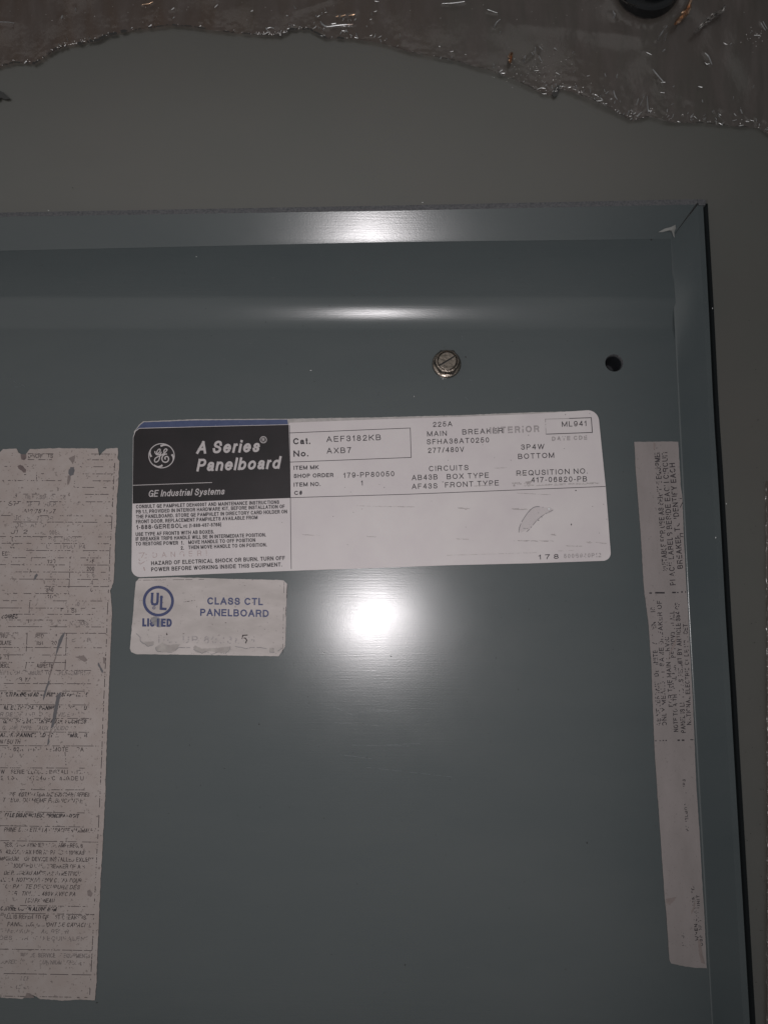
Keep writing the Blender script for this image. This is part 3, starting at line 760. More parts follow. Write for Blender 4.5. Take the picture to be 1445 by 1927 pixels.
P.line([ll(140, 96), ll(700, 88)], .7, worn=.45); P.line([ll(510, 275), ll(600, 262)], 1.0, worn=.45)
o = P.build('dark_marks', M['ink_worn'], ls); o['kind'] = 'stuff'
P = Print(lz + .00004)
for pg in ([(150, 590), (170, 605), (265, 600), (262, 628), (220, 642), (160, 612)], [(275, 650), (330, 610), (380, 630), (480, 622), (450, 668), (420, 690), (330, 690), (285, 680)],
           [(585, 650), (605, 635), (660, 660), (780, 655), (895, 640), (885, 690), (800, 695), (720, 680), (660, 700), (605, 685)], [(1215, 655), (1245, 655), (1250, 690), (1220, 690)]):
    P.poly([ll(*p) for p in rough_poly(pg, 9, 5, .06, 6)])
P.build('peeled_patch', M['peel'], ls)
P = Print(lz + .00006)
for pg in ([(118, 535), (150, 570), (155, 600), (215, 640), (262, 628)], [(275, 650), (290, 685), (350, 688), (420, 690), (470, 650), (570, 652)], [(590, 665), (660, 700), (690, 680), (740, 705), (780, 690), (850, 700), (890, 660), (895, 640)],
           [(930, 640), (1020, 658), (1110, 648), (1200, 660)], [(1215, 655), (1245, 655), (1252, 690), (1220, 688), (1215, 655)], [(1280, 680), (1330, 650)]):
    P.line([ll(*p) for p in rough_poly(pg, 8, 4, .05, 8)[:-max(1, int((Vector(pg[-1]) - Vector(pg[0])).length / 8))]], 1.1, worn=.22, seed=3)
o = P.build('peel_shadow_line', M['rub'], ls); o['kind'] = 'stuff'

# big wiring sheet on the left
ws_out = [(-300, 846), (0, 851.6), (6.6, 845), (31.6, 844), (35.7, 851.6), (41, 855), (49.8, 855), (56.5, 845), (108, 843.5), (184, 844), (187.7, 858), (192, 853), (201, 844), (222.6, 843), (221.8, 863), (225.4, 868), (224, 886.5), (223, 910),
          (221, 930), (219, 988), (217.6, 996), (217, 1020), (216, 1062.6), (214, 1096), (207.6, 1112), (210, 1130), (211.5, 1149), (210, 1178), (208, 1235.6), (205.5, 1293), (203.5, 1351), (200.6, 1418), (198.7, 1495), (198, 1511), (195, 1566.5),
          (190.6, 1644), (187, 1721.6), (184, 1788), (181.7, 1854.6), (179, 1882), (155, 1881), (117.5, 1883), (78, 1880), (55, 1869), (44, 1880), (0, 1876.8), (-300, 1868)]
ws = sticker('wiring_sheet', 'large worn greyish sheet with faded wiring tables at the left of the plate', ws_out, 0, M['sheet_paper'], (100, 1360), 3, .9, th=.0003, seed=4, cat_='label')
wz = .0003 + .00001
RB = [(854, 217.6), (916, 214), (990, 210.6), (1036, 207.6), (1086, 206), (1167, 202), (1191, 201.6), (1362, 194), (1424, 192), (1489, 189), (1555, 186), (1604, 183), (1699, 178.4), (1788, 174), (1834, 171.8), (1872, 169.5)]
P = Print(wz)
def hr(y, x0, x1, sl=0.0, wn=.44, wd=1.1): P.line([(x0, y + sl * (x0 - 100)), (x1, y + sl * (x1 - 100))], wd, worn=wn, seed=y * .37)
for y, x0_, x1_, wn in [(854, 53, 101, .4), (854, 160, 217, .5), (865, 53, 101, .55), (865, 165, 217, .55), (878, 150, 216, .45), (878, 0, 70, .6), (891.5, 70, 105, .5), (891.5, 155, 214, .45), (904.5, 0, 120, .55), (904.5, 175, 214, .3), (917, 140, 205, .55),
                        (930, 25, 105, .45), (930, 155, 205, .4), (944, 0, 120, .48), (944, 162, 208, .3), (970.5, 0, 210, .55), (982.5, 25, 210, .42), (1010, 0, 174, .48), (1010, 185, 208, .5), (1022.7, 0, 208, .50), (1036, 50, 206, .45),
                        (1049.6, 0, 208, .48), (1063, 0, 132, .40), (1063, 153, 206, .35), (1076.5, 30, 206, .45), (1090, 20, 206, .42), (1103.6, 85, 206, .40), (1117, 10, 130, .45), (1130.7, 0, 206, .55), (1144.4, 0, 180, .48), (1156, 25, 68, .42),
                        (1156, 90, 176, .30), (1167, 0, 40, .3), (1167, 50, 170, .45), (1179.5, 15, 200, .48), (1191.5, 0, 200, .45), (1218.7, 0, 130, .35), (1218.7, 140, 200, .5), (1232.7, 0, 50, .45), (1232.7, 80, 130, .42), (1246.7, 0, 25, .4), (1246.7, 48, 125, .4),
                        (1261.5, 0, 50, .42), (1261.5, 66, 172, .38), (1286.5, 8, 172, .32), (1300.5, 0, 96, .46), (1300.5, 118, 160, .15), (1326.4, 0, 168, .36), (1351.8, 0, 168, .34), (1377.7, 0, 168, .34), (1403.6, 0, 186, .38), (1445.3, 0, 160, .46), (1445.3, 78, 130, .2),
                        (1486.2, 28, 160, .44), (1528.8, 0, 160, .44), (1555.4, 0, 165, .38), (1583.5, 0, 185, .30), (1705, 20, 168, .46), (1720, 0, 178, .30), (1787.6, 0, 174, .32), (1833.5, 8, 172, .22), (1876, 0, 165, .34)]:
    hr(y, x0_, x1_, 0.004 if y < 1500 else .016, wn)
ys = [a for a, b in RB]
for a, b in zip(ys, ys[1:]):
    P.line([(interp(RB, a), a), (interp(RB, b), b)], 1.2, worn=.44, seed=a * .21)
for x0_, ya, x1_, yb, wn in [(70, 888, 68, 932, .55), (141, 905, 140, 917, .4), (61, 1036, 57, 1083, .5), (133, 1045, 130, 1117, .38), (57, 1130, 54, 1180, .5), (52, 1191, 50, 1226, .25), (126, 1191, 123, 1261, .25), (51, 1246, 48, 1261, .2), (122, 1403, 125, 1440, .6), (95, 1500, 110, 1555, .66), (85, 1722, 90, 1745, .6)]:
    P.line([(x0_, ya), (x1_, yb)], 1.1, worn=wn, seed=ya)
P.build('table_rules', M['ink_worn'], ws)
P = Print(wz); Pb = Print(wz); Pf = Print(wz)
LT = [('DISCREATS', 54, 100, 862, 0, .38, 0), ('TO', 25, 31, 939.5, 1, .4, 0), ('DE L ASSEMBLAGE', 49, 124, 939.5, 0, .42, 0), ('SP', 15, 35, 952, 1, .4, 0), ('GP   A GULP', 50, 106, 953, 0, .42, 0), ('COM 30', 115, 171, 951, 1, .45, 0),
      ('102 75 MO7', 45, 104, 966, 1, .35, 0), ('JC LE   75 OR.', 28, 104, 979.5, 0, .42, 0), ('.DCI  ANG', 26, 84, 992.5, 0, .42, 0), ('AL 100SE', 76, 114, 1006, 0, .45, 0), ('JI 2', 20, 52, 1005, 1, .4, 0),
      ('DL', 23, 34, 1019, 0, .4, 0), ('7   25% CHO,M'.replace('%', ''), 76, 150, 1019, 0, .45, 0), ('JL', 20, 30, 1032, 0, .4, 0), ('UN I  I FULL P4', 88, 161, 1032.5, 0, .42, 0), ('EST', 5, 20, 1046, 0, .4, 0), ('KA', 168, 180, 1047, 0, .4, 0), ('O7 1', 9, 23, 1059, 0, .45, 0),
      ('100', 90, 105, 1060, 0, .4, 0), ('125', 164, 178, 1060, 0, .25, 0), ('90', 96, 104, 1073.5, 0, .4, 0), ('200', 164, 178, 1074, 0, .25, 0), ('65', 95, 104, 1087, 0, .42, 0), ('250', 164, 178, 1087, 0, .5, 0), ('22', 94, 104, 1100, 0, .42, 0), ('4', 171, 176, 1100, 0, .45, 0),
      ('350', 87, 101, 1113.5, 0, .3, 0), ('0', 171, 175, 1113.5, 0, .4, 0), ('100', 90, 107, 1127, 0, .35, 0), ('TO.0 10', 118, 150, 1140.5, 0, .42, 0), ('E 1 SI', 115, 144, 1153, 0, .4, 0), ('SOIRES', 3, 33, 1164.5, 1, .28, 1),
      ('2 3/8', 56, 78, 1176.5, 0, .42, 0), ('1 F', 95, 118, 1176.5, 0, .45, 0), ('SERVICES', 132, 167, 1176.5, 0, .42, 0), ('TRUDE.', -2, 28, 1201, 0, .3, 0), ('RED', 68, 83, 1201, 0, .4, 0), ('I', 106, 108, 1201, 0, .2, 0), ('OLATE', 0, 22, 1214, 0, .28, 0), ('ISO   20', 70, 108, 1214, 0, .35, 0),
      ('5 38', 135, 172, 1208, 0, .5, 0), ('MENT', 0, 18, 1242, 0, .3, 0), ('DEICE', 0, 19, 1257, 0, .3, 0), ('ASPECTE', 70, 100, 1257, 0, .35, 0), ('NT 1 0 SH COMBUST TO REPLACEMENTS', 0, 168, 1270.5, 0, .46, 0), ('1x   3 M'.replace('x', 'X'), 8, 58, 1283, 0, .4, 0),
      ('MULTI PANNEAU AD A - PUISS ESCAMOTABLE', 2, 165, 1311, 1, .36, 1), ('AL ECTRF PAR PANNEAU-Q FOLF. U', 6, 163, 1336, 1, .36, 1), ('R DE OF 1GB IQ 25 - VIDE PAR', 0, 158, 1348.5, 1, .44, 0), ('NEAU POU DU/PANNEAU UL SOURCES', 4, 162, 1361.5, 1, .38, 1),
      ('G. THF TYPE 2 AUX SOLIDO 32', 4, 142, 1374, 1, .42, 0), ('AKER/PANNEL AD - P R 250MS, 1 II', 0, 163, 1387.5, 1, .34, 1), ('N FBU TH', 0, 38, 1400, 1, .32, 0), ('DF- 62A  TH6-    REMOTE     PA', 6, 158, 1414, 0, .38, 0), ('11 J  V', 0, 45, 1426, 1, .42, 0),
      ('W.   SERIE  ELCODE INSTALLATION', 2, 160, 1456.5, 0, .40, 0), ('2  1.0 CK-1X1 240 - C  400 DE U', 2, 158, 1468.5, 0, .40, 0), ('QUE   INSTALLATION AND EQUIPMENT SERIES', 15, 168, 1499, 1, .40, 0),
      ('T   EUR DU MEME FABRICANT ET', 5, 162, 1510.5, 1, .38, 0), ('SI LE DISJONCTEUR PRINCIPAL DOIT', 9, 148, 1539, 1, .30, 1), ('PHINE  DOIT ETRE LA CAPACITE MAXIMALE D', 8, 182, 1566, 1, .40, 0),
      ('DES, 10 KA SYMMETRICAL AMPERES, 6', 8, 156, 1594.5, 0, .38, 0), ('0,  42,000, MAX FOR AF PANELS 100KAIR', 0, 162, 1608, 0, .34, 0), ('MINIMUM    OF DEVICE INSTALLED EXCEPT', 0, 177, 1621, 0, .34, 0), ('OR MODIFIED MAIN BREAKER OF A S', 8, 160, 1634, 0, .38, 0),
      ('DE PANNEAU AMPERES SYMETRIQU', 8, 151, 1647.5, 1, .36, 0), ('DE LA  NOTION DE 480V C MAX POUR', 2, 153, 1660.5, 1, .38, 0), ('CAPACITE DE COUPURE DES', 10, 150, 1673, 1, .40, 0), ('PAR   TION DE 480V AVEC PA', 15, 142, 1686, 1, .40, 0), ('( DU PANNEAU', 48, 102, 1699, 1, .34, 0),
      ('CUIVRE OU EN ALUMINIUM', 1, 106, 1715, 1, .26, 1), ('WALL IS REFER TO CIRCUIT BREAKERS', 0, 162, 1730, 0, .38, 0), ('PANNEAUX QUI ONT DE CAPACITE', 14, 172, 1744, 1, .40, 0), ('REFER AU  OU AU REFER', 0, 129, 1757, 1, .46, 0), ('DES USA  (OU EQUIVALENT)', 0, 172, 1770, 0, .46, 0),
      ('RESIDE  SERVICE DE EQUIPMENTS', 40, 170, 1802, 0, .46, 0), ('OU SERVICE EN ALUMINIUM RENDRE', 0, 153, 1815, 1, .50, 0), ('ENVR DE', 18, 55, 1846, 1, .5, 0), ('CE SERV', 30, 60, 1862, 1, .55, 0)]
for s, x0_, x1_, y, it, wn, bd in LT:
    tgt = Pb if bd else (Pf if wn > .41 else P)
    sl = .004 if y < 1500 else .014
    tgt.text(s, (x0_, y + sl * (x0_ - 100)), (x1_, y + sl * (x1_ - 100)), 8.0, .19 if bd else .135, .25 if it else 0, worn=wn, seed=y * .11)
P.build('wiring_print', M['ink_worn'], ws); Pb.build('heading_print', M['ink'], ws); Pf.build('faint_print', M['ink_faint'], ws)
P = Print(wz + .00003)
def blob(Pr, pts, amp=1.0, seed=1): Pr.poly(rough_poly(pts, 1.6, amp, .25, seed))
blob(P, [(34, 877), (38, 874.5), (44, 876), (47, 881), (50, 884), (49, 889), (45, 889.5), (41, 885), (35, 882)], .8, 2)
blob(P, [(39, 855), (50, 855), (50, 862), (47, 866), (41, 864)], .8, 3)
P.build('purple_stain', M['stain'], ws)
P = Print(wz + .00003); blob(P, [(129.5, 884), (134, 879), (140, 879), (141.5, 884), (139, 893), (133, 896), (129.5, 892)], .8, 4); P.build('gouge', M['bare'], ws)
P = Print(wz + .00003); blob(P, [(122.5, 1189), (121, 1198), (115, 1212), (107, 1232), (105, 1235), (107, 1222), (111, 1205), (115, 1197)], .5, 5); P.build('gouge', M['bare'], ws)
P = Print(wz + .00003); blob(P, [(92.5, 1279), (94.5, 1285), (90, 1294), (85, 1312), (82, 1319), (82, 1309), (87, 1293)], .5, 6); P.build('gouge', M['bare'], ws)
P = Print(wz + .00003); blob(P, [(112, 1304), (116, 1303), (114, 1312), (110, 1330), (106, 1352), (101, 1368), (96, 1371), (98, 1360), (101, 1342), (105, 1322), (107, 1310)], .8, 7); P.build('gouge', M['bare'], ws)
P = Print(wz + .00003); blob(P, [(93, 1388), (94, 1396), (91, 1403), (89.5, 1402), (91, 1392)], .4, 8); P.build('gouge', M['bare'], ws)
P = Print(wz + .00003); blob(P, [(70, 1079), (72, 1082), (68, 1089), (64, 1093), (66, 1083)], .5, 9); P.build('gouge', M['bare'], ws)
P = Print(wz + .00003); blob(P, [(186, 1246), (190, 1254), (195, 1263), (193, 1268), (188, 1258), (184, 1250)], .8, 10); P.build('gouge', M['bare'], ws)
P = Print(wz + .00002); blob(P, [(128, 895), (134, 894), (133, 905), (128, 914), (127, 905)], 1, 14); P.build('soft_stain', M['stain_soft'], ws)
P = Print(wz + .00002); blob(P, [(130, 862), (142, 856), (142, 862), (138, 874), (134, 868)], 1, 15); P.build('soft_stain', M['stain_soft'], ws)
P = Print(wz + .00002); blob(P, [(105.5, 1234), (107, 1236), (97, 1266), (93, 1280), (91, 1278), (97, 1256)], .5, 16); P.build('soft_stain', M['stain_soft'], ws)
P = Print(wz + .00002); blob(P, [(98, 1371), (94, 1389), (91, 1390), (94, 1376)], .5, 17); P.build('soft_stain', M['stain_soft'], ws)
P = Print(wz + .00002); blob(P, [(142, 1236), (158, 1233), (166, 1242), (160, 1246), (150, 1240)], 1, 18); P.build('soft_stain', M['stain_soft'], ws)
P = Print(wz + .00002); blob(P, [(194, 1236), (200, 1238), (199, 1250), (195, 1249)], 1, 19); P.build('soft_stain', M['stain_soft'], ws)
P = Print(wz + .00002); blob(P, [(164, 1677), (170, 1674), (175, 1682), (172, 1688), (166, 1686)], 1, 20); P.build('soft_stain', M['stain_soft'], ws)
P = Print(wz + .00002); blob(P, [(52, 1868), (58, 1870), (66, 1878), (46, 1878)], 1, 21); P.build('soft_stain', M['stain_soft'], ws)

# narrow strip sticker on the right
ss_out = [(1193, 831.5), (1230, 831), (1275.5, 831), (1280, 912), (1283, 935), (1286, 1010), (1291, 1109), (1293, 1130), (1298, 1230), (1303, 1320), (1307, 1420), (1309.5, 1480), (1315, 1560), (1320, 1650), (1325, 1730), (1329, 1822), (1310, 1821), (1290, 1819), (1262, 1813), (1259, 1806), (1253, 1716), (1250, 1690), (1244, 1600), (1237, 1500),
          (1231, 1410), (1225, 1250), (1219.5, 1170), (1211, 1109), (1206, 1020), (1200, 940), (1195, 875)]
ss = sticker('warning_strip', 'narrow vertical paper strip with sideways worn lettering at the right fold', ss_out, 0, M['strip_paper'], (1262, 1320), 4, .5, th=.0003, seed=7, cat_='label')
P = Print(wz); T = P.text
for s, a, b, c, wn, wt in [('SUITABLE FOR USE AS SERVICE EQUIPMENT', (1256, 1074), (1240, 840), 10.2, .34, .15), ('PLACE LABELS BESIDE EACH CIRCUIT', (1270.5, 1101), (1254.6, 848), 10.4, .26, .15),
                       ('BREAKER TO IDENTIFY EACH', (1284.6, 1070), (1269, 871), 10.6, .24, .16),
                       ('AS NECESSARY DEFINITELY WHEN IT IS IN', (1244, 1366), (1231, 1128), 8.8, .44, .16), ('ONLY MEANS OF SAME BREAKER OF', (1254, 1366), (1244, 1130), 8.8, .43, .16),
                       ('FOR THE MAIN SERVIC', (1266, 1330), (1258, 1198), 8.4, .38, .16), ('NOTE TO A THERMAL MUST BE PROVIDED ALL', (1275.5, 1377), (1268, 1150), 8.6, .40, .16),
                       ('PANEL IS LISTED AS PERMIT BY ARTICLE 384 OF', (1289.6, 1379), (1278, 1134), 9, .30, .16), ('NATIONAL ELECTRIC CODE USE SET', (1300, 1364), (1293, 1174), 8.6, .34, .16),
                       ('PANELBOARD AMPS', (1295.5, 1564), (1289, 1466), 5.6, .46, .18), ('WHEN SERVICE TO', (1314, 1770), (1306, 1668), 6.4, .40, .2), ('USE OF THE UNIT', (1322, 1780), (1315, 1684), 5.6, .44, .2), ('II J.', (1288, 1780), (1286, 1755), 5, .3, .2)]:
    T(s, a, b, c, wt, worn=wn, seed=a[0] * .3)
P.line([(1284.5, 1004), (1279, 1004), (1279, 1009), (1284.5, 1010)], 1.4); P.line([(1279, 955), (1284, 945)], 1.3, worn=.2); P.line([(1278, 938), (1282.5, 938)], 1.3)
for (xa, xb, y, wd) in ((1221, 1226, 1116, 2.6), (1232, 1250, 1115.5, 3), (1264, 1271, 1115, 2.8), (1273, 1276, 1115, 2), (1281, 1290, 1114, 2.8), (1232, 1236, 1394, 1.8), (1240, 1243, 1394, 1.4), (1246, 1254, 1393.5, 2), (1274, 1280, 1393, 2.8), (1282, 1287, 1393, 2.8), (1298, 1304, 1392, 1.8)):
    P.line([(xa, y), (xb, y)], wd, worn=.12, seed=xa)
P.build('sideways_print', M['ink'], ss)
P = Print(wz + .00003); blob(P, [(1274, 1196), (1270, 1214), (1262, 1228), (1256, 1246), (1253, 1258), (1257, 1240), (1262, 1222), (1268, 1206)], .6, 31); P.build('crease_mark', M['stain_soft'], ss)
P = Print(wz + .00003); blob(P, [(1252, 1692), (1262, 1690), (1272, 1688), (1268, 1695), (1260, 1702), (1253, 1700)], .8, 32); P.build('crease_mark', M['stain_soft'], ss)
P = Print(wz + .00003); blob(P, [(1229, 832), (1233, 834), (1232, 846), (1229, 843)], .8, 33); P.build('crease_mark', M['stain_soft'], ss)
P = Print(wz + .00003); blob(P, [(1312, 1765), (1318, 1772), (1322, 1800), (1326, 1814), (1318, 1812), (1314, 1790)], .8, 34); P.build('crease_mark', M['stain_soft'], ss)
P = Print(wz + .00003); blob(P, [(1300, 1715), (1304, 1706), (1306, 1696), (1308, 1700), (1305, 1714), (1299, 1722)], .6, 35); P.build('crease_mark', M['stain_soft'], ss)

# ------------------------------------------------------------ hex bolt
def prism(V, Fc, ring_pts_list, capi=True):
    s = len(V); n = len(ring_pts_list[0])
    for r in ring_pts_list: V.extend(r)
    for k in range(len(ring_pts_list) - 1):
        for i in range(n): Fc.append((s + k * n + i, s + k * n + (i + 1) % n, s + (k + 1) * n + (i + 1) % n, s + (k + 1) * n + i))
    if capi: Fc.append(tuple(s + (len(ring_pts_list) - 1) * n + i for i in range(n)))
bc = at(840, 685.5, 0)
bt = thing('hex_bolt', 'dull zinc slotted hex bolt with washer flange screwed into the plate', 'bolt', bc)
def circ(r, z, n=36, cx=0, cy=0): return [bc + Vector((cx + r * math.cos(2 * math.pi * i / n), cy + r * math.sin(2 * math.pi * i / n), z)) for i in range(n)]
V = []; Fc = []
prism(V, Fc, [circ(.0056, .0), circ(.0056, .0006), circ(.0053, .0009), circ(.0045, .0011)])
mesh('washer_flange', V, Fc, M['zinc'], bt, smooth=False)
def hexr(ap, z, blend=0.0, n=36):
    out = []
    for i in range(n):
        a = 2 * math.pi * i / n
        q = (a + math.pi / 6) % (math.pi / 3) - math.pi / 6          # flats face right/.. rotated below
        rh = ap / math.cos(q); r = rh * (1 - blend) + ap * .97 * blend
        aa = a + math.pi / 6
        out.append(bc + Vector((r * math.cos(aa), r * math.sin(aa), z)))
    return out
V = []; Fc = []
prism(V, Fc, [hexr(.0045, .0010), hexr(.0045, .0033), hexr(.00445, .0040, .75), hexr(.0040, .0041, 1)], False)
s0 = circ(.0034 * .97, .0043); 
V2 = []; F2 = []
prism(V2, F2, [hexr(.0040, .0041, 1), hexr(.0037, .0037, 1)], True)
o = mesh('hex_head', V + V2, Fc + [tuple(i + len(V) for i in f) for f in F2], M['zinc'], bt)
V = []; Fc = []
ang = math.radians(32); ca_, sa_ = math.cos(ang), math.sin(ang)
for sgn in (-1, 1):
    hw = .00034; R_ = .0036
    a0 = math.asin(hw / R_); pts = []
    for i in range(17):
        a = a0 + (math.pi - 2 * a0) * i / 16
        x, y = R_ * math.cos(a), sgn * R_ * math.sin(a)
        pts.append((x * ca_ - y * sa_, x * sa_ + y * ca_))
    if sgn < 0: pts.reverse()
    prism(V, Fc, [[bc + Vector((x, y, .0036)) for x, y in pts], [bc + Vector((x * .99, y * .99, .00415)) for x, y in pts], [bc + Vector((x * .9, y * .9, .0043)) for x, y in pts]])
mesh('slotted_crown', V, Fc, M['zinc'], bt)
mesh('slot_floor', circ(.00345, .00376), [tuple(range(36))], M['seam'], bt)  # near-black disc paints the shade inside the slot

# ------------------------------------------------------------ plastic wrap over the sheet at the top
B = [(-260, 150), (0, 126), (27, 118), (66, 120), (80, 111), (100, 96), (120, 88), (150, 83), (186, 76), (199, 68), (233, 60), (282, 53), (322, 48), (359, 50.5), (399, 56.5), (432, 61.5), (472, 65), (500, 66), (530, 68), (546, 56), (580, 55), (613, 72),
     (663, 73), (712, 80), (762, 95), (812, 106), (862, 116), (912, 130), (958, 146), (973, 153), (1010, 171), (1034, 181), (1054, 168), (1081, 174.5), (1111, 186), (1155, 208), (1188, 228), (1222, 220), (1262, 230), (1316, 231.5), (1379, 238), (1430, 242), (1445, 255), (1700, 330)]
ridges = [(1236, 77, 1256, 48, 3, .5), (1250, 70, 1256, 60, 2.5, .4), (1227, 130, 1248, 153, 3, .6), (1212, 95, 1228, 103, 2, .35), (1326, 98, 1338, 120, 2.5, .5), (1430, 40, 1440, 56, 2.5, .5), (600, 42, 666, 44, 3, .6), (604, 48, 664, 46, 2.5, .5), (634, 28, 668, 24, 3, .5), (598, 40, 608, 48, 4, .7),
          (832, 6, 874, 3, 2.5, .5), (930, 50, 941, 36, 2.5, .5), (915, 20, 936, 24, 2, .4), (268, 8, 288, 3, 2, .5), (0, 41, 30, 43, 2, .4), (142, 12, 144, 20, 2, .4), (114, 36, 118, 28, 2, .5), (323, 18, 326, 14, 3, .6), (1198, 205, 1200, 190, 2, .5), (1215, 205, 1218, 182, 2.5, .6), (1150, 170, 1160, 184, 2, .5),
          (1300, 190, 1445, 228, 6, .35), (1100, 62, 1300, 76, 10, .3), (960, 40, 1200, 70, 14, .4), (1010, 95, 985, 118, 3, .5), (1007, 88, 1012, 105, 2, .4), (560, 20, 620, 0, 5, .4), (698, 0, 700, 40, 2.5, .4), (670, 12, 672, 20, 2.5, .5), (1150, 25, 1156, 34, 4, .7), (1296, 40, 1276, 46, 2, .4)]
def segd(px, py, r):
    ax, ay, bx, by = r[:4]; dx, dy = bx - ax, by - ay; t = ((px - ax) * dx + (py - ay) * dy) / (dx * dx + dy * dy)
    t = min(1, max(0, t)); return math.hypot(px - ax - t * dx, py - ay - t * dy)
def film_h(px, py, d):
    """height over the sheet in metres; d = distance in pixels from the torn edge"""
    q = Vector((px, py, 0))
    h = .0010 + .0012 * (0.5 + noise.noise(q / 140)) + .00025 * noise.noise(q / 40)
    h *= .75 + .5 * noise.noise(q / 90 + Vector((7, 7, 7)))
    cl = .25 + .75 * max(0, noise.noise(Vector((px / 90, 3, 0))) + .35)
    if 930 < px < 1230: cl += .5 * (1 - abs(px - 1090) / 150)
    if 480 < px < 620: cl += .4
    edge = math.exp(-d / (16 if px < 930 else 34))
    rn = 1 - abs(noise.noise(q / 7.0)) * 2; rn2 = 1 - abs(noise.noise(q / 16 + Vector((4, 4, 4)))) * 2
    h += edge * cl * (.0004 * rn + .0005 * rn2)
    h += .00015 * max(0, noise.noise(q / 70 + Vector((9, 1, 2)))) * (1 - abs(noise.noise(q / 9)) * 2)
    for r in ridges:
        if abs(px - (r[0] + r[2]) / 2) < 130 and abs(py - (r[1] + r[3]) / 2) < 60:
            dd = segd(px, py, r)
            if dd < r[4] * 3: h += r[5] * .0009 * math.exp(-(dd / r[4]) ** 2)
    dk = math.hypot(px - 1218, py + 26)
    h += .0006 * math.exp(-((dk - 72) / 8) ** 2) * (1 + noise.noise(q / 12))
    if dk < 62: h = .0006
    return max(h, .0001)
V = []; Fc = []
NX = 620; NY = 110
Bn = []
for i in range(NX + 1):
    px = -240 + 1860 * i / NX
    yb = interp(B, px) + 2.2 * noise.noise(Vector((px / 7, 0, 0))) + 1.5 * noise.noise(Vector((px / 2.5, 2, 0)))
    for j in range(NY + 1):
        d = 400 * (j / NY) ** 1.25
        py = yb - d
        V.append(at(px, py, BACK + film_h(px, py, d)))
for i in range(NX):
    for j in range(NY):
        a = i * (NY + 1) + j; Fc.append((a, a + NY + 1, a + NY + 2, a + 1))
fl = mesh('plastic_wrap', V, Fc, M['film'], smooth=True)
tag(fl, 'torn brownish clear plastic wrap crumpled along the top of the grey sheet', 'plastic wrap')

# creases and crinkles added to the wrap, shaped and made shiny for its glints
M['glint_crease'] = film_mat('wrap_glint_crease', (0.85, 0.82, 0.8), (0.88, 0.86, 0.85), 0.75, 0.30, 0.2, (0.5, 0.48, 0.46))
M['glint_crinkle'] = mat('wrap_glint_crinkle', (0.85, 0.82, 0.8), 0.33, metal=0.85)
def film_top(px, py): return BACK + film_h(px, py, max(0, interp(B, px) - py))
def glint_crease(path, wd, m):
    a, b = Vector(path[0]), Vector(path[-1]); foot = Vector((733, 1165))
    if (b - foot).length < (a - foot).length: path = path[::-1]
    pts = [Vector(p) for p in cat([tuple(p) for p in path], 5)]
    z = film_top(*pts[0]) + .0003; V = []; Fc = []; prev = None; k_ = 7
    for i, p in enumerate(pts):
        w0 = at(p.x, p.y, z)
        if prev is not None:
            t = w0 - prev; t.z = 0; Lh = t.length
            if Lh > 1e-7:
                Vv = CAM - w0; mslope = -(t.normalized().x * Vv.x + t.normalized().y * Vv.y) / Vv.z
                z += Lh * mslope * random.uniform(.75, 1.2)
            w0 = at(p.x, p.y, z)
        prev = w0
        q = pts[min(i + 1, len(pts) - 1)] - pts[max(i - 1, 0)]; nn = Vector((-q.y, q.x)).normalized()
        u = i / (len(pts) - 1); hw = wd * U * .55 * (.35 + .65 * math.sin(math.pi * (.12 + .76 * u))) * random.uniform(.8, 1.2)
        side = Vector((nn.x, -nn.y, 0))
        for k in range(k_):
            aa = math.pi * k / (k_ - 1)
            V.append(w0 + side * (math.cos(aa) * hw) + Vector((0, 0, math.sin(aa) * hw * .9 - hw * .9)))
    for i in range(len(pts) - 1):
        for k in range(k_ - 1): a_ = i * k_ + k; Fc.append((a_, a_ + 1, a_ + k_ + 1, a_ + k_))
    o = mesh('glint_crease', V, Fc, m, None, smooth=True); o.parent = fl
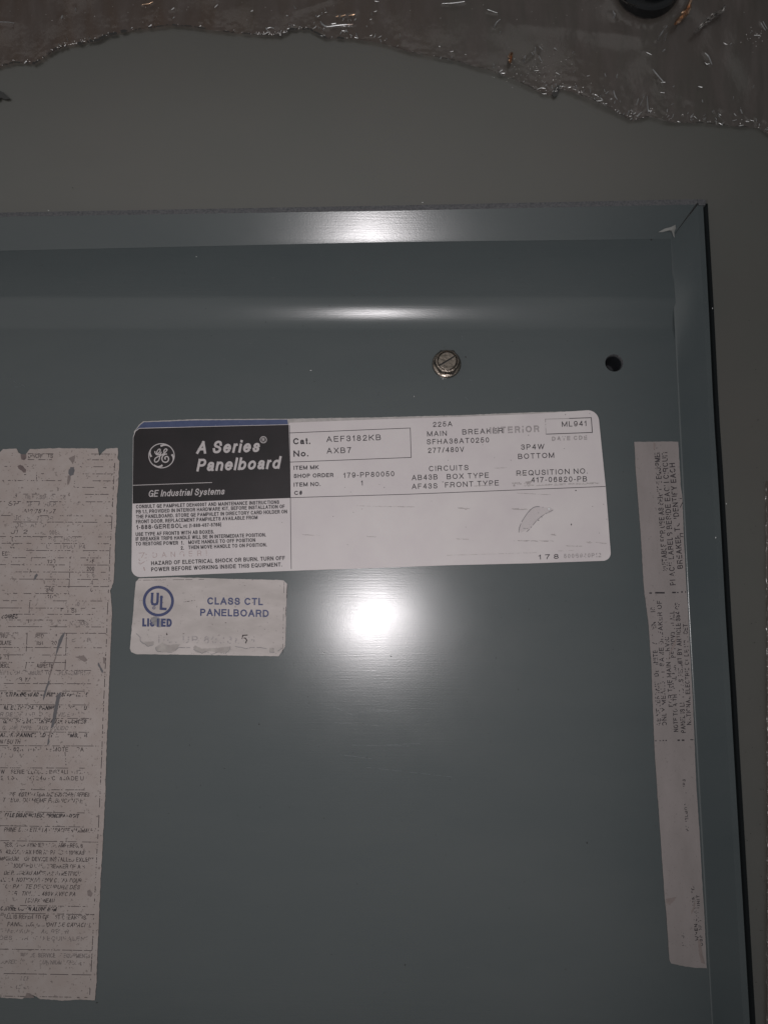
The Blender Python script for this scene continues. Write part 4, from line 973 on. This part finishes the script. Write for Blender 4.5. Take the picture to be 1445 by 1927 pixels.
CR = [([(1236, 76), (1245, 61), (1255, 48)], 3.0), ([(1250, 77), (1252, 68), (1256, 61)], 2.4), ([(1246, 97), (1251, 92)], 3), ([(1216, 98), (1226, 103)], 1.6), ([(1228, 130), (1238, 142), (1249, 155)], 2.6), ([(1243, 155), (1251, 154)], 2.4),
      ([(1326, 99), (1333, 106), (1339, 121)], 2.6), ([(1326, 117), (1330, 120), (1335, 119)], 2.2), ([(1431, 42), (1440, 57)], 2.4), ([(1435, 40), (1443, 54)], 1.6), ([(1411, 62), (1415, 58)], 2), ([(1418, 66), (1430, 66)], 2.4), ([(1361, 80), (1368, 84)], 2.2), ([(1372, 84), (1376, 81)], 2),
      ([(1153, 20), (1156, 27), (1154, 34)], 3.4), ([(1158, 24), (1155, 33)], 2), ([(1154, 170), (1157, 180), (1161, 187)], 2.4), ([(1139, 176), (1143, 173)], 2.6), ([(1160, 212), (1164, 207)], 2.6), ([(1172, 216), (1174, 213)], 2.4), ([(1180, 217), (1183, 208)], 3), ([(1185, 225), (1189, 222)], 2.6), ([(1198, 219), (1205, 212)], 3.2), ([(1201, 185), (1197, 198)], 1.8),
      ([(1217, 180), (1218, 196), (1219, 212)], 2.2), ([(1219, 209), (1226, 208)], 2.8), ([(1209, 186), (1203, 200)], 1.5), ([(605, 28), (606, 23)], 2.4), ([(594, 32), (595, 28)], 2), ([(700, 29), (699, 23)], 2.8), ([(696, 37), (699, 35)], 3), ([(690, 51), (690, 48)], 2.2), ([(609, 68), (611, 65)], 3), ([(624, 70), (625, 68)], 2.2),
      ([(832, 6), (852, 5), (874, 2)], 2.2), ([(929, 52), (934, 42), (941, 36)], 2.2), ([(917, 17), (936, 24)], 2.4), ([(603, 40), (607, 45), (614, 49), (622, 49)], 3.2), ([(614, 50), (640, 46), (664, 45)], 3.0), ([(624, 44), (632, 43)], 3), ([(644, 40), (646, 34)], 2.2), ([(654, 39), (656, 35)], 1.8), ([(661, 40), (659, 35)], 2.2), ([(667, 38), (670, 34)], 2.4),
      ([(985, 118), (986, 110), (989, 104)], 3), ([(1007, 88), (1006, 100)], 2), ([(1013, 104), (1020, 117)], 1.8), ([(1000, 98), (1003, 103)], 2.4), ([(323, 18), (328, 14)], 2.6), ([(0, 41), (14, 41), (28, 43)], 1.6), ([(143, 21), (143, 14)], 1.8), ([(116, 35), (118, 28)], 2.4), ([(404, 14), (410, 8)], 2), ([(472, 21), (476, 19)], 2.6), ([(46, 119), (50, 114)], 3),
      ([(502, 53), (509, 51), (516, 53)], 2.2), ([(540, 54), (546, 53)], 2), ([(950, 137), (943, 137)], 2.6), ([(828, 111), (830, 107)], 2.6), ([(843, 113), (844, 110)], 2.6), ([(1010, 168), (1018, 165), (1026, 166)], 2), ([(1020, 176), (1028, 176)], 1.6), ([(1068, 164), (1074, 163)], 2.6), ([(1082, 166), (1084, 160)], 3), ([(1098, 172), (1100, 168)], 2.4)]
random.seed(33)
for _ in range(130):
    x = random.choice([random.uniform(0, 1440), random.gauss(1120, 80), random.uniform(480, 720), random.uniform(1220, 1445)])
    y = interp(B, x) - (abs(random.gauss(0, 8)) + 2 if random.random() < .7 else random.uniform(10, 90))
    if y < -3: continue
    L_ = random.uniform(2.5, 9); an = random.gauss(-1.1, .9)
    CR.append(([(x, y), (x + L_ * .5 * math.cos(an) + random.uniform(-.8, .8), y + L_ * .5 * math.sin(an)), (x + L_ * math.cos(an), y + L_ * math.sin(an))], random.uniform(1.2, 2.6)))
for pth, wd in CR: glint_crease(pth, wd, M['glint_crease'])
for pth, wd in [([(632, 31), (637, 29)], 3), ([(641, 30), (650, 27)], 3.4), ([(656, 29), (662, 27), (668, 26)], 3), ([(268, 8), (280, 6), (288, 3)], 2.4), ([(961, 98), (957, 106), (963, 110)], 3.4), ([(958, 112), (961, 120)], 3)]: glint_crease(pth, wd, M['orange_glint'])
V = []; Fc = []
def bead(px, py, r_):
    c = at(px, py, film_top(px, py) + .0002); s_ = len(V); a0 = random.random() * 6; el = random.uniform(.6, 1.5)
    V.append(c + Vector((0, 0, r_ * .9)))
    for ring_, (rr, zz_) in enumerate(((.55, .72), (1, 0))):
        for k in range(7): aa = a0 + k * 2 * math.pi / 7; V.append(c + Vector((math.cos(aa) * r_ * rr * el, math.sin(aa) * r_ * rr / el, r_ * zz_)))
    for k in range(7):
        Fc.append((s_, s_ + 1 + k, s_ + 1 + (k + 1) % 7)); Fc.append((s_ + 1 + k, s_ + 8 + k, s_ + 8 + (k + 1) % 7, s_ + 1 + (k + 1) % 7))
random.seed(21)
for _ in range(210):
    x = random.choice([random.uniform(0, 1440), random.gauss(1090, 70), random.gauss(520, 30), random.gauss(150, 40)])
    bead(x, interp(B, x) - abs(random.gauss(0, 3 if x < 930 else 9)) - 1, random.uniform(.4, 1.4) * U)
for _ in range(70): bead(random.gauss(1010, 40), random.gauss(128, 20), random.uniform(.3, .8) * U)
for _ in range(50): bead(random.uniform(0, 1445), random.uniform(-5, 45), random.uniform(.3, .7) * U)
for _ in range(24): bead(random.gauss(1425, 14), random.gauss(66, 12), random.uniform(.4, .9) * U)
o = mesh('glint_crinkle', V, Fc, M['glint_crinkle'], None, smooth=True); o.parent = fl; o['kind'] = 'stuff'
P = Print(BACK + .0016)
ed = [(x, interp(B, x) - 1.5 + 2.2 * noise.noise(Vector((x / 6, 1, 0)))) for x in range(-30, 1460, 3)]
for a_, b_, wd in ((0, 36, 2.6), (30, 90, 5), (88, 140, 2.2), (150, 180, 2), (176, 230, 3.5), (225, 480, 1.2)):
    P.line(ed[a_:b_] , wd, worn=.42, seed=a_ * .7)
o = P.build('torn_edge_shade', M['edgeshade'], None); o.parent = fl; o['kind'] = 'stuff'  # dark line for the film's edge, with its shadow painted in

# second piece of wrap at the right edge
V = []; Fc = []
NX, NY = 26, 260
for j in range(NY + 1):
    py = 905 + 1150 * j / NY
    xb = 1439 + 1.5 * noise.noise(Vector((py / 8, 4, 0))) + (2.5 * math.sin((py - 905) / 1150 * 3) if j else 0)
    for i in range(NX + 1):
        px = xb + 120 * (i / NX) ** 1.5; q = Vector((px, py, 0))
        V.append(at(px, py, BACK + .0004 + .0009 * math.exp(-((px - xb - 3) / 3) ** 2) * (0.6 + noise.noise(q / 12)) + .0006 * noise.noise(q / 50) + .0005))
for j in range(NY):
    for i in range(NX):
        a = j * (NX + 1) + i; Fc.append((a, a + 1, a + NX + 2, a + NX + 1))
f2 = mesh('plastic_strip', V, Fc, M['film'], smooth=True)
tag(f2, 'edge of clear plastic at the far right beside the tray', 'plastic wrap')

# folds standing up out of the wrap
def fold_piece(name, path, wd, m, label, z=.0035, seed=1):
    V = []; Fc = []; n = len(path)
    P_ = [Vector(p) for p in cat(path, 4)]
    for i, p in enumerate(P_):
        a = P_[max(0, i - 1)]; b = P_[min(len(P_) - 1, i + 1)]; t = (b - a).normalized(); nn = Vector((-t.y, t.x))
        u = i / (len(P_) - 1); ww = wd * (.25 + math.sin(u * math.pi) ** .6) * (1 + .5 * noise.noise(Vector((i * .7, seed, 0))))
        for k in range(5):
            v = k / 4 - .5
            zz_ = z + .0012 * noise.noise(Vector((i * .8, k * 1.3, seed))) + (.0008 if k % 2 else 0)
            V.append(at(p.x + nn.x * v * ww, p.y + nn.y * v * ww, BACK + zz_))
    for i in range(len(P_) - 1):
        for k in range(4): a = i * 5 + k; Fc.append((a, a + 1, a + 6, a + 5))
    o = mesh(name, V, Fc, m); tag(o, label, 'plastic scrap'); return o
fold_piece('glint_scrap', [(1300, -4), (1293, 18), (1282, 32), (1268, 47)], 9, M['orange_glint'], 'shiny folded scrap of wrap beside the black knob, coloured as an orange glint', .0042, 3)
fold_piece('glint_scrap', [(1364, 10), (1356, 22), (1338, 32), (1325, 44), (1304, 64)], 8, M['fold_glint'], 'pale shiny crumpled fold of wrap right of the orange-glint scrap', .0042, 7)
fold_piece('glint_scrap', [(1166, -3), (1178, 5), (1190, 9), (1202, 12)], 2.2, M['fold_glint'], 'thin pale ribbon added as the highlight on the near edge of the black knob', .0090, 11)  # pale ribbon stands in for the highlight on the knob's rim
fold_piece('glint_scrap', [(963, 98), (961, 108), (959, 120)], 6, M['orange_glint'], 'tiny fleck coloured as an orange glint in the torn edge of the wrap', .0030, 5)

# black knob under the wrap
kc = at(1218, -27, BACK)
kn = thing('black_knob', 'round black knob standing in the plastic wrap, cut by the top of the photo', 'knob', kc)
def kcirc(r, z, n=48): return [kc + Vector((r * math.cos(2 * math.pi * i / n), r * math.sin(2 * math.pi * i / n), z)) for i in range(n)]
ks = 1.13 * U
V = []; Fc = []; prism(V, Fc, [kcirc(60 * ks, -.003), kcirc(60 * ks, .0026), kcirc(57 * ks, .0036), kcirc(50 * ks, .0038)]); mesh('knob_base', V, Fc, M['knob'], kn)
V = []; Fc = []; prism(V, Fc, [kcirc(47 * ks, .0038), kcirc(46 * ks, .0068), kcirc(43 * ks, .0078), kcirc(38 * ks, .0081), kcirc(20 * ks, .0083)]); mesh('knob_cap', V, Fc, M['knob'], kn, smooth=False)

# dark torn flakes on the sheet
def flake(pts, label, seed):
    c = pts[0]; t = thing('dark_flake', label, 'flake', at(c[0], c[1], BACK))
    plate('flake_body', rough_poly(pts, 2, 1.0, .25, seed), BACK + .0009, BACK + .0012, M['flake'], t)
flake([(1042, 166), (1050, 160), (1056, 161), (1052, 170), (1049, 178), (1044, 183), (1039, 179), (1040, 171)], 'small dark torn flake at the ragged edge of the wrap', 3)
flake([(-14, 168), (0, 170), (8, 174), (13, 180), (20, 186), (10, 187), (2, 184), (-1, 189), (-14, 190)], 'dark torn flake at the left edge above the tray', 5)

# grit scattered about: nobody could count it
V = []; Fc = []
def grit(px, py, z, r, V, Fc):
    c = at(px, py, z); s = len(V); n = 5; ph = random.random() * 6
    el = random.uniform(.6, 1.6)
    for i in range(n):
        a = ph + 2 * math.pi * i / n; V.append(c + Vector((r * el * math.cos(a), r / el * math.sin(a), 0)))
    V.append(c + Vector((0, 0, r * .6)))
    for i in range(n): Fc.append((s + i, s + (i + 1) % n, s + n))
known = [(1067, 642), (964, 642, 1), (876, 672, 1.6), (836, 653), (836, 732), (348, 514), (570, 613), (398, 632), (80, 499), (500, 606), (620, 575), (667, 556), (540, 685), (592, 718), (995, 1147), (1064, 1131), (1153, 1222), (933, 1238), (1104, 1586, 1.5), (762, 1816, 1.3), (610, 1228), (736, 1235, 1.5), (610, 1540, .8),
         (357, 1402), (260, 1403), (423, 1446), (378, 1478), (545, 1519), (490, 1519), (624, 1796), (672, 1663), (958, 1709), (1063, 1824), (1225, 451, 1.8), (183, 1887, 1.3), (1172, 888), (1184, 932), (488, 1363, 1.3), (975, 1297)]
for k in known: grit(k[0], k[1], 0.00001 if k[1] > 616 else UP + .00001, (k[2] if len(k) > 2 else .9) * U, V, Fc)
for _ in range(230):
    x = random.uniform(230, 1250); y = random.uniform(480, 1900)
    grit(x, y, stepz(y) + .00001, random.uniform(.35, .75) * U, V, Fc)
for _ in range(60):
    x = random.uniform(-10, 1440); y = random.uniform(260, 1900)
    if y > 370 and x < 1440: x = random.uniform(1400, 1440)
    grit(x, y, BACK + .0007, random.uniform(.4, 1.0) * U, V, Fc)
for _ in range(50):
    y = random.uniform(420, 1900); t = random.random() ** .5
    p = at(flx(y), y, 0).lerp(at(interp(RIM_R, y), y, RIM), .97)
    y2 = y; s = len(V); c = at(interp(RIM_R, y) - random.random() ** 2 * 14, y, RIM - .0008)
    r = random.uniform(.4, .8) * U
    V.extend([c + Vector((0, r, 0)), c + Vector((r, 0, 0)), c + Vector((0, -r, 0)), c + Vector((-r, 0, r))]); Fc.append((s, s + 1, s + 2, s + 3))
for (px, py, r) in [(624, 788, .9), (620, 811, .8), (627, 972, .9), (665, 964, .9), (681, 958, .8), (654, 1025, .8), (649, 917, .8), (723, 917, 1.0), (660, 926, .8), (833, 907, 1.4), (846, 916, 1.2), (843, 866, .9), (1083, 923, 1.7), (1063.5, 780, 1.2), (1109, 778, .9), (1074.5, 987, 1.9), (1019, 973, 1), (1013, 965, 1), (1013, 979, 1.4),
                    (1135, 949, .9), (1141, 977, .9), (1127, 1003, .8), (1114.5, 953, .9), (1061, 844, .9), (961, 866, 1), (994, 819, 1), (930, 861, .8), (943, 880.5, .8), (908, 837, .8), (876, 992, .8), (425, 1172, 1.2), (48, 893, 1.7), (53, 1071, 1.3), (60, 1076, 1.5), (381, 1112, .8), (498, 1184, .8), (531, 983, .8)]:
    grit(px, py, npz + .00002, r * U * .8, V, Fc)
g_ = mesh('dirt_specks', V, Fc, M['speck']); g_['kind'] = 'stuff'; g_['label'] = 'tiny dark specks of dirt scattered over plate and stickers'
V = []; Fc = []
for (px, py, r) in [(585, 697, 1.2), (370, 483, .8), (779, 746, .9), (608, 1229, 1.0), (1340, 580, 1), (1346, 1012, 1), (833, 713, 1), (795, 381, 1.2), (1366, 948, 1), (92, 396, 1), (1346, 1011, .8)]:
    grit(px, py, (0.00001 if 616 < py else (UP + .00001 if py > 470 else RIM + .0001)) if px < 1300 else RIM + .0002, r * U, V, Fc)
g2 = mesh('pale_grit', V, Fc, M['speck_pale']); g2['kind'] = 'stuff'; g2['label'] = 'a few tiny pale grains on the plate and rim'
